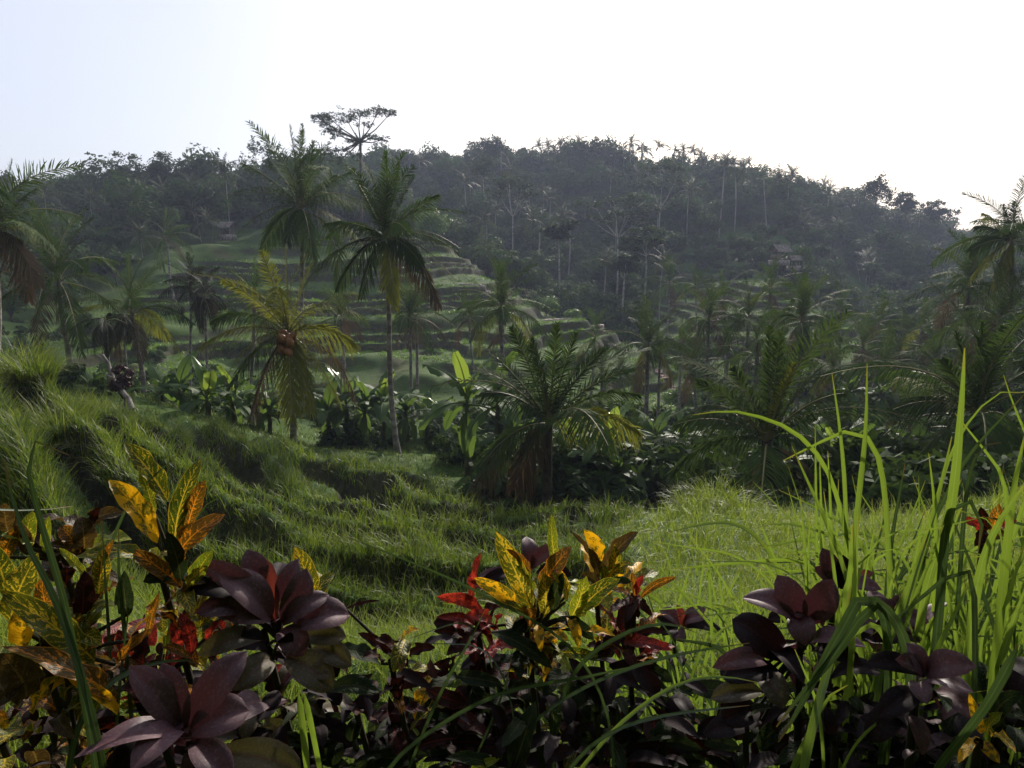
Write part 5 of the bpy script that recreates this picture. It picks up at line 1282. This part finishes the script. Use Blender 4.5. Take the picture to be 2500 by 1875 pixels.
HP = [(900, 1720, 1.25, 'dark leafy hedge plant in the gap right of the full purple rosette'), (1120, 1700, 1.28, 'dark red-leaved hedge plant under the bright red croton'),
      (1480, 1730, 1.22, 'dark hedge plant under the arching grass blades'), (1640, 1780, 1.30, 'dark hedge plant with scattered red leaves near the bottom edge'), (2060, 1800, 1.15, 'dark hedge plant in the deep shade below the tall grass'),
      (640, 1790, 1.3, 'dark hedge plant between the two big purple rosettes'), (60, 1800, 1.18, 'dark hedge plant under the sprawling croton'), (2330, 1840, 1.12, 'dark hedge plant in the bottom corner under the tall grass'),
      (260, 1740, 1.35, 'dark hedge plant behind the big corner rosette'), (1310, 1700, 1.35, 'dark hedge plant below the orange-tipped croton'), (1840, 1760, 1.3, 'dark hedge plant below the dark purple rosette'), (2200, 1790, 1.3, 'dark hedge plant behind the low purple rosette'),
      (450, 1560, 1.45, 'dark hedge plant behind the dark red ribbed croton'), (2440, 1720, 1.25, 'dark hedge plant under the grass by the picture edge')]
HM = [(PK, DG_), (PK, DG_, DK), (PK, DG_, PK), (PK, DG_, DK), (PK, DG_), (PK, PO), (OR, G_, BR, GO, PK), (PK, DG_), (OR, PK, G_), (DG_, PK), (PK, PK, DG_), (PK, DG_), (RE, G_, OR, DK), (PK, DG_)]
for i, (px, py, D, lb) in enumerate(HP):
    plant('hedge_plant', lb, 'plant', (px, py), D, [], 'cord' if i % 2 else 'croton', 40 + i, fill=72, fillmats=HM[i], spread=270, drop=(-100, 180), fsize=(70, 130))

# ------------------------------------------------------------------ tall grass close to the viewer
def blade_obj(o, pts, D, w, seed, root=None, tipd=0.0, name='blade', mat='blade'):
    """pts run from the tip to the foot, in pixels"""
    r = np.random.default_rng(seed)
    q = np.array(pts, float)
    for _ in range(2):                                          # round the bends off
        if len(q) > 2: q = np.concatenate([q[:1], np.stack([q[:-1] * .75 + q[1:] * .25, q[:-1] * .25 + q[1:] * .75], 1).reshape(-1, 2), q[-1:]])
    pts = [tuple(v) for v in q]
    P = []
    n0 = len(pts)
    for i, (px, py) in enumerate(pts):
        P.append(at(px, py, D + tipd * (1 - i / max(1, n0 - 1))))
    if root is not None: P.append(np.array(root))
    P = np.array(P)
    # smooth curve through the points
    s = np.concatenate([[0], np.cumsum(np.linalg.norm(np.diff(P, axis=0), axis=1))]); s /= s[-1]
    n = 34; u = np.linspace(0, 1, n)
    def cr(k):
        m = np.gradient(P[:, k], s)
        i = np.clip(np.searchsorted(s, u) - 1, 0, len(s) - 2); h = s[i + 1] - s[i]; f = (u - s[i]) / h
        return (2 * f ** 3 - 3 * f ** 2 + 1) * P[i, k] + (f ** 3 - 2 * f ** 2 + f) * h * m[i] + (-2 * f ** 3 + 3 * f ** 2) * P[i + 1, k] + (f ** 3 - f ** 2) * h * m[i + 1]
    C = np.stack([cr(0), cr(1), cr(2)], 1)
    T = np.gradient(C, axis=0); T /= np.linalg.norm(T, axis=1, keepdims=True) + 1e-9
    view = C / np.linalg.norm(C, axis=1, keepdims=True)
    S = np.cross(T, view); S /= np.linalg.norm(S, axis=1, keepdims=True) + 1e-9
    S = S * np.cos(.5 * np.sin(u * 3 + seed))[:, None] + np.cross(T, S) * np.sin(.5 * np.sin(u * 3 + seed))[:, None]
    hw = w * D / F * .31 * np.clip(np.minimum(u * 6.5 + .05, 1.0), 0, 1) ** .7 * np.where(u > .8, 1 - (u - .8) * 1.5, 1)
    N2 = np.cross(S, T)
    V_ = np.stack([C - S * hw[:, None], C + N2 * (hw * .35)[:, None], C + S * hw[:, None]], 1)
    uvs = np.stack([np.broadcast_to(np.array([0, .5, 1.])[None], (n, 3)), np.broadcast_to((1 - u)[:, None], (n, 3))], -1)
    loc = np.array(o.location)
    g = Geo(); g.grid(V_ - loc, uvs)
    link(name, g.build('blade', M[mat], True), o)
def clump(label, foot, blades, seed, fill=None, dark=0.0):
    r = np.random.default_rng(seed)
    o = thing('grass_clump', label, 'grass', foot)
    for i, (D, w, pts) in enumerate(blades):
        rt = np.array(foot) + r.normal(0, .05, 3) * [1, 1, 0]
        last = np.array(at(*pts[-1], D))
        root = None if pts[-1][1] > 1880 or len(pts) < 2 else np.array([last[0] * .6 + rt[0] * .4, last[1] * .6 + rt[1] * .4, -1.64])
        blade_obj(o, pts, D, w, seed * 50 + i, root, r.normal(0, .05), mat='blade_dark' if r.random() < dark else 'blade')
    if fill:
        n, x0, x1, y0, y1, D0, D1, lean = fill
        for i in range(n):
            D = r.uniform(D0, D1); fx = r.uniform(x0, x1); ty = r.uniform(y0, y1); h = 1950 - ty
            dx = r.normal(lean, .24) * h; bend = r.uniform(0, .5)
            tip = (fx + dx, ty + bend * h * .12); mid = (fx + dx * .42, 1950 - h * .60); low = (fx + dx * .12, 1950 - h * .25)
            if r.random() < .5: tip = (tip[0] + np.sign(dx + .1) * h * r.uniform(.10, .28), tip[1] + h * r.uniform(.10, .24)); mid = (fx + dx * .5, 1950 - h * .80)
            rt = at(fx, 1950, D); rt[2] = -1.64
            blade_obj(o, [tip, mid, low], D, r.uniform(6, 16), seed * 500 + i, rt, r.normal(0, .08), mat='blade_dark' if r.random() < .22 else 'blade')
    return o
def foot(px, D):
    q = at(px, 1700, D); return (q[0], q[1], -1.64)
clump('tall bent grass whose long blades arch across the dark young palm', foot(2080, 1.5),
 [(1.5, 16, [(1690, 1013), (1760, 1003), (1824, 1007), (1934, 1045), (2007, 1118), (2047, 1216), (2088, 1399)]), (1.45, 20, [(1911, 1125), (1982, 1090), (2060, 1051), (2104, 1053), (2141, 1094), (2161, 1196), (2170, 1358)]),
  (1.4, 20, [(2117, 887), (2115, 1053), (2096, 1216), (2078, 1400), (2060, 1560)]), (1.5, 14, [(2031, 911), (2052, 1053), (2064, 1196), (2068, 1400)]), (1.42, 18, [(1934, 1090), (1966, 1163), (2019, 1277), (2062, 1385), (2090, 1520)]),
  (1.6, 11, [(1990, 1033), (1992, 1216), (1995, 1420)]), (1.6, 11, [(2001, 1114), (2005, 1250), (2012, 1420)]), (1.55, 12, [(2021, 1102), (2027, 1216), (2033, 1400)]), (1.5, 14, [(1954, 1212), (1966, 1338), (1972, 1500)]), (1.5, 11, [(1980, 1249), (1972, 1338), (1976, 1480)]),
  (1.5, 14, [(1901, 1196), (1986, 1236), (2060, 1277), (2105, 1325), (2133, 1399), (2150, 1500)]), (1.6, 17, [(1624, 1301), (1722, 1277), (1791, 1273), (1852, 1310), (1897, 1379), (1930, 1500)]), (1.6, 12, [(1844, 1289), (1905, 1275), (1966, 1285), (2025, 1305), (2060, 1334), (2090, 1420)]),
  (1.55, 14, [(1640, 1390), (1760, 1378), (1900, 1366), (1965, 1370), (1995, 1395)]), (1.5, 10, [(1684, 1312), (1750, 1390), (1800, 1480), (1830, 1560)])], 1)
clump('thick stand of tall bright grass blades filling the far corner', foot(2330, 1.4),
 [(1.35, 27, [(2355, 850), (2349, 972), (2332, 1175), (2312, 1297), (2267, 1400), (2240, 1560)]), (1.4, 20, [(2324, 1065), (2300, 1175), (2267, 1297), (2235, 1400), (2200, 1560)]), (1.45, 16, [(2267, 1106), (2279, 1196), (2287, 1318), (2280, 1500)]),
  (1.5, 15, [(2210, 1130), (2194, 1216), (2173, 1338), (2160, 1500)]), (1.5, 9, [(2129, 1216), (2131, 1338), (2135, 1500)]), (1.5, 14, [(2500, 964), (2414, 1053), (2349, 1131), (2300, 1230)]), (1.6, 10, [(2510, 958), (2446, 954), (2414, 972), (2357, 1037), (2310, 1130), (2280, 1260)]),
  (1.5, 14, [(2332, 1009), (2393, 1086), (2446, 1151), (2458, 1208), (2462, 1320)]), (1.55, 12, [(2450, 915), (2475, 992), (2505, 1060)]), (1.45, 14, [(2445, 1080), (2426, 1074), (2395, 1095), (2369, 1135), (2353, 1257), (2345, 1380)]), (1.3, 26, [(2505, 1050), (2479, 1167), (2466, 1260), (2450, 1420)]),
  (1.3, 32, [(2389, 1340), (2400, 1280), (2389, 1249), (2365, 1216), (2335, 1222), (2310, 1260), (2300, 1400)]), (1.25, 30, [(2520, 1160), (2460, 1240), (2414, 1318), (2380, 1450), (2370, 1560)]), (1.3, 28, [(2262, 1311), (2225, 1420), (2190, 1510), (2153, 1600), (2140, 1700)]), (1.2, 22, [(2375, 1400), (2340, 1480), (2300, 1560), (2262, 1637), (2250, 1720)]),
  (1.2, 18, [(2124, 1553), (2200, 1500), (2262, 1449), (2330, 1392), (2363, 1388), (2378, 1420), (2380, 1520)]), (1.0, 30, [(2486, 1575), (2450, 1650), (2406, 1727), (2350, 1800), (2294, 1868), (2270, 1910)]), (1.1, 10, [(2417, 1684), (2320, 1700), (2207, 1734)]),
  (1.3, 22, [(2500, 1330), (2470, 1430), (2440, 1540), (2420, 1640)]), (1.25, 24, [(2520, 1400), (2480, 1500), (2440, 1620), (2420, 1760)])], 2,
 dark=.3, fill=(330, 2020, 2660, 1120, 1600, 1.3, 2.2, .04))
clump('folded broad grass leaves hanging over the dark purple rosette', foot(2085, 1.05),
 [(1.02, 38, [(1900, 1812), (1954, 1727), (2008, 1619), (2060, 1530), (2100, 1452), (2120, 1460)]), (1.03, 34, [(1895, 1775), (1960, 1690), (2040, 1600), (2100, 1510), (2135, 1465), (2145, 1480)]), (1.04, 28, [(2010, 1640), (2060, 1580), (2105, 1522), (2125, 1525)]),
  (1.06, 30, [(2076, 1432), (2066, 1500), (2045, 1560), (2020, 1640)]), (1.2, 26, [(2080, 1280), (2078, 1380), (2070, 1440)]), (1.15, 24, [(2095, 1260), (2090, 1380), (2084, 1500)]), (1.02, 26, [(2070, 1672), (2030, 1690), (1995, 1745), (1940, 1870)]), (1.02, 14, [(1940, 1585), (1960, 1630), (1985, 1690)])], 3, dark=.15)
clump('long low grass blades lying across the shaded hedge', foot(1450, 1.0),
 [(1.0, 17, [(1594, 1620), (1520, 1632), (1442, 1652), (1330, 1668), (1225, 1690), (1120, 1740), (1037, 1795)]), (1.05, 15, [(1830, 1570), (1700, 1588), (1587, 1614), (1500, 1645), (1442, 1670), (1370, 1710), (1316, 1752)]), (.98, 19, [(1858, 1668), (1753, 1647), (1663, 1664), (1580, 1712), (1500, 1778), (1440, 1850)]),
  (.98, 17, [(1830, 1722), (1700, 1735), (1600, 1750), (1515, 1774), (1435, 1824), (1390, 1880)]), (1.1, 14, [(1187, 1483), (1150, 1560), (1090, 1660), (1040, 1770), (1000, 1872)]), (1.1, 11, [(1250, 1590), (1240, 1660), (1205, 1750), (1160, 1852)]), (1.2, 7, [(992, 1573), (1060, 1571), (1133, 1573)]), (1.2, 8, [(992, 1562), (1040, 1545), (1093, 1526)]),
  (1.1, 13, [(828, 1304), (1000, 1370), (1150, 1435), (1304, 1516)]), (1.6, 10, [(1093, 1274), (1166, 1295), (1201, 1325), (1215, 1345)]), (1.2, 18, [(1700, 1545), (1640, 1520), (1560, 1530), (1500, 1560)])], 4,
 dark=.85, fill=(150, 1500, 2120, 1330, 1620, 1.4, 2.3, -.05))
clump('two dark strap-like grass leaves, one folded over, beside the bronze croton', foot(120, 1.1),
 [(1.0, 24, [(11, 1122), (24, 1195), (54, 1298), (90, 1380), (132, 1450), (170, 1560)]), (1.0, 22, [(168, 1111), (122, 1092), (85, 1074), (66, 1084), (68, 1163), (95, 1258), (125, 1360), (154, 1452), (180, 1580)]), (1.1, 11, [(174, 1236), (90, 1247), (-10, 1243)]), (1.3, 12, [(457, 1086), (393, 1149), (336, 1195), (310, 1240)]), (1.3, 8, [(601, 1198), (542, 1206), (513, 1221), (490, 1250)]),
  (1.1, 16, [(290, 1290), (288, 1380), (300, 1500)]), (1.1, 12, [(250, 1270), (252, 1340), (258, 1430)]), (1.1, 20, [(500, 1627), (450, 1608), (400, 1615)]), (1.1, 12, [(320, 1440), (310, 1520), (300, 1600)])], 5, dark=1.0)
clump('cut grass stalk standing in the dark below the full purple rosette', foot(755, 1.05), [(1.02, 28, [(728, 1692), (738, 1760), (752, 1900)]), (1.03, 24, [(742, 1693), (760, 1770), (785, 1900)])], 6, dark=.6)

# ------------------------------------------------------------------ the hazy air
hz = NT('hazy_air')
pv = hz.node('ShaderNodeVolumePrincipled')
pv.inputs['Color'].default_value = (.66, .74, 1.0, 1)
pv.inputs['Density'].default_value = 0.00052
pv.inputs['Anisotropy'].default_value = 0.15
ho = hz.node('ShaderNodeOutputMaterial'); hz.l.new(pv.outputs[0], ho.inputs['Volume'])
x0, x1, y0, y1, z0, z1 = -950, 950, -950, 950, float(V[..., 2].min()) - 3, 75
hv = [(x, y, z) for x in (x0, x1) for y in (y0, y1) for z in (z0, z1)]
hq = [(0, 1, 3, 2), (4, 6, 7, 5), (0, 4, 5, 1), (2, 3, 7, 6), (0, 2, 6, 4), (1, 5, 7, 3)]
haze = link('haze', mesh_np('haze', hv, hq, mat=hz.m))
tag(haze, 'thin bluish haze hanging over the whole valley', kind='stuff')
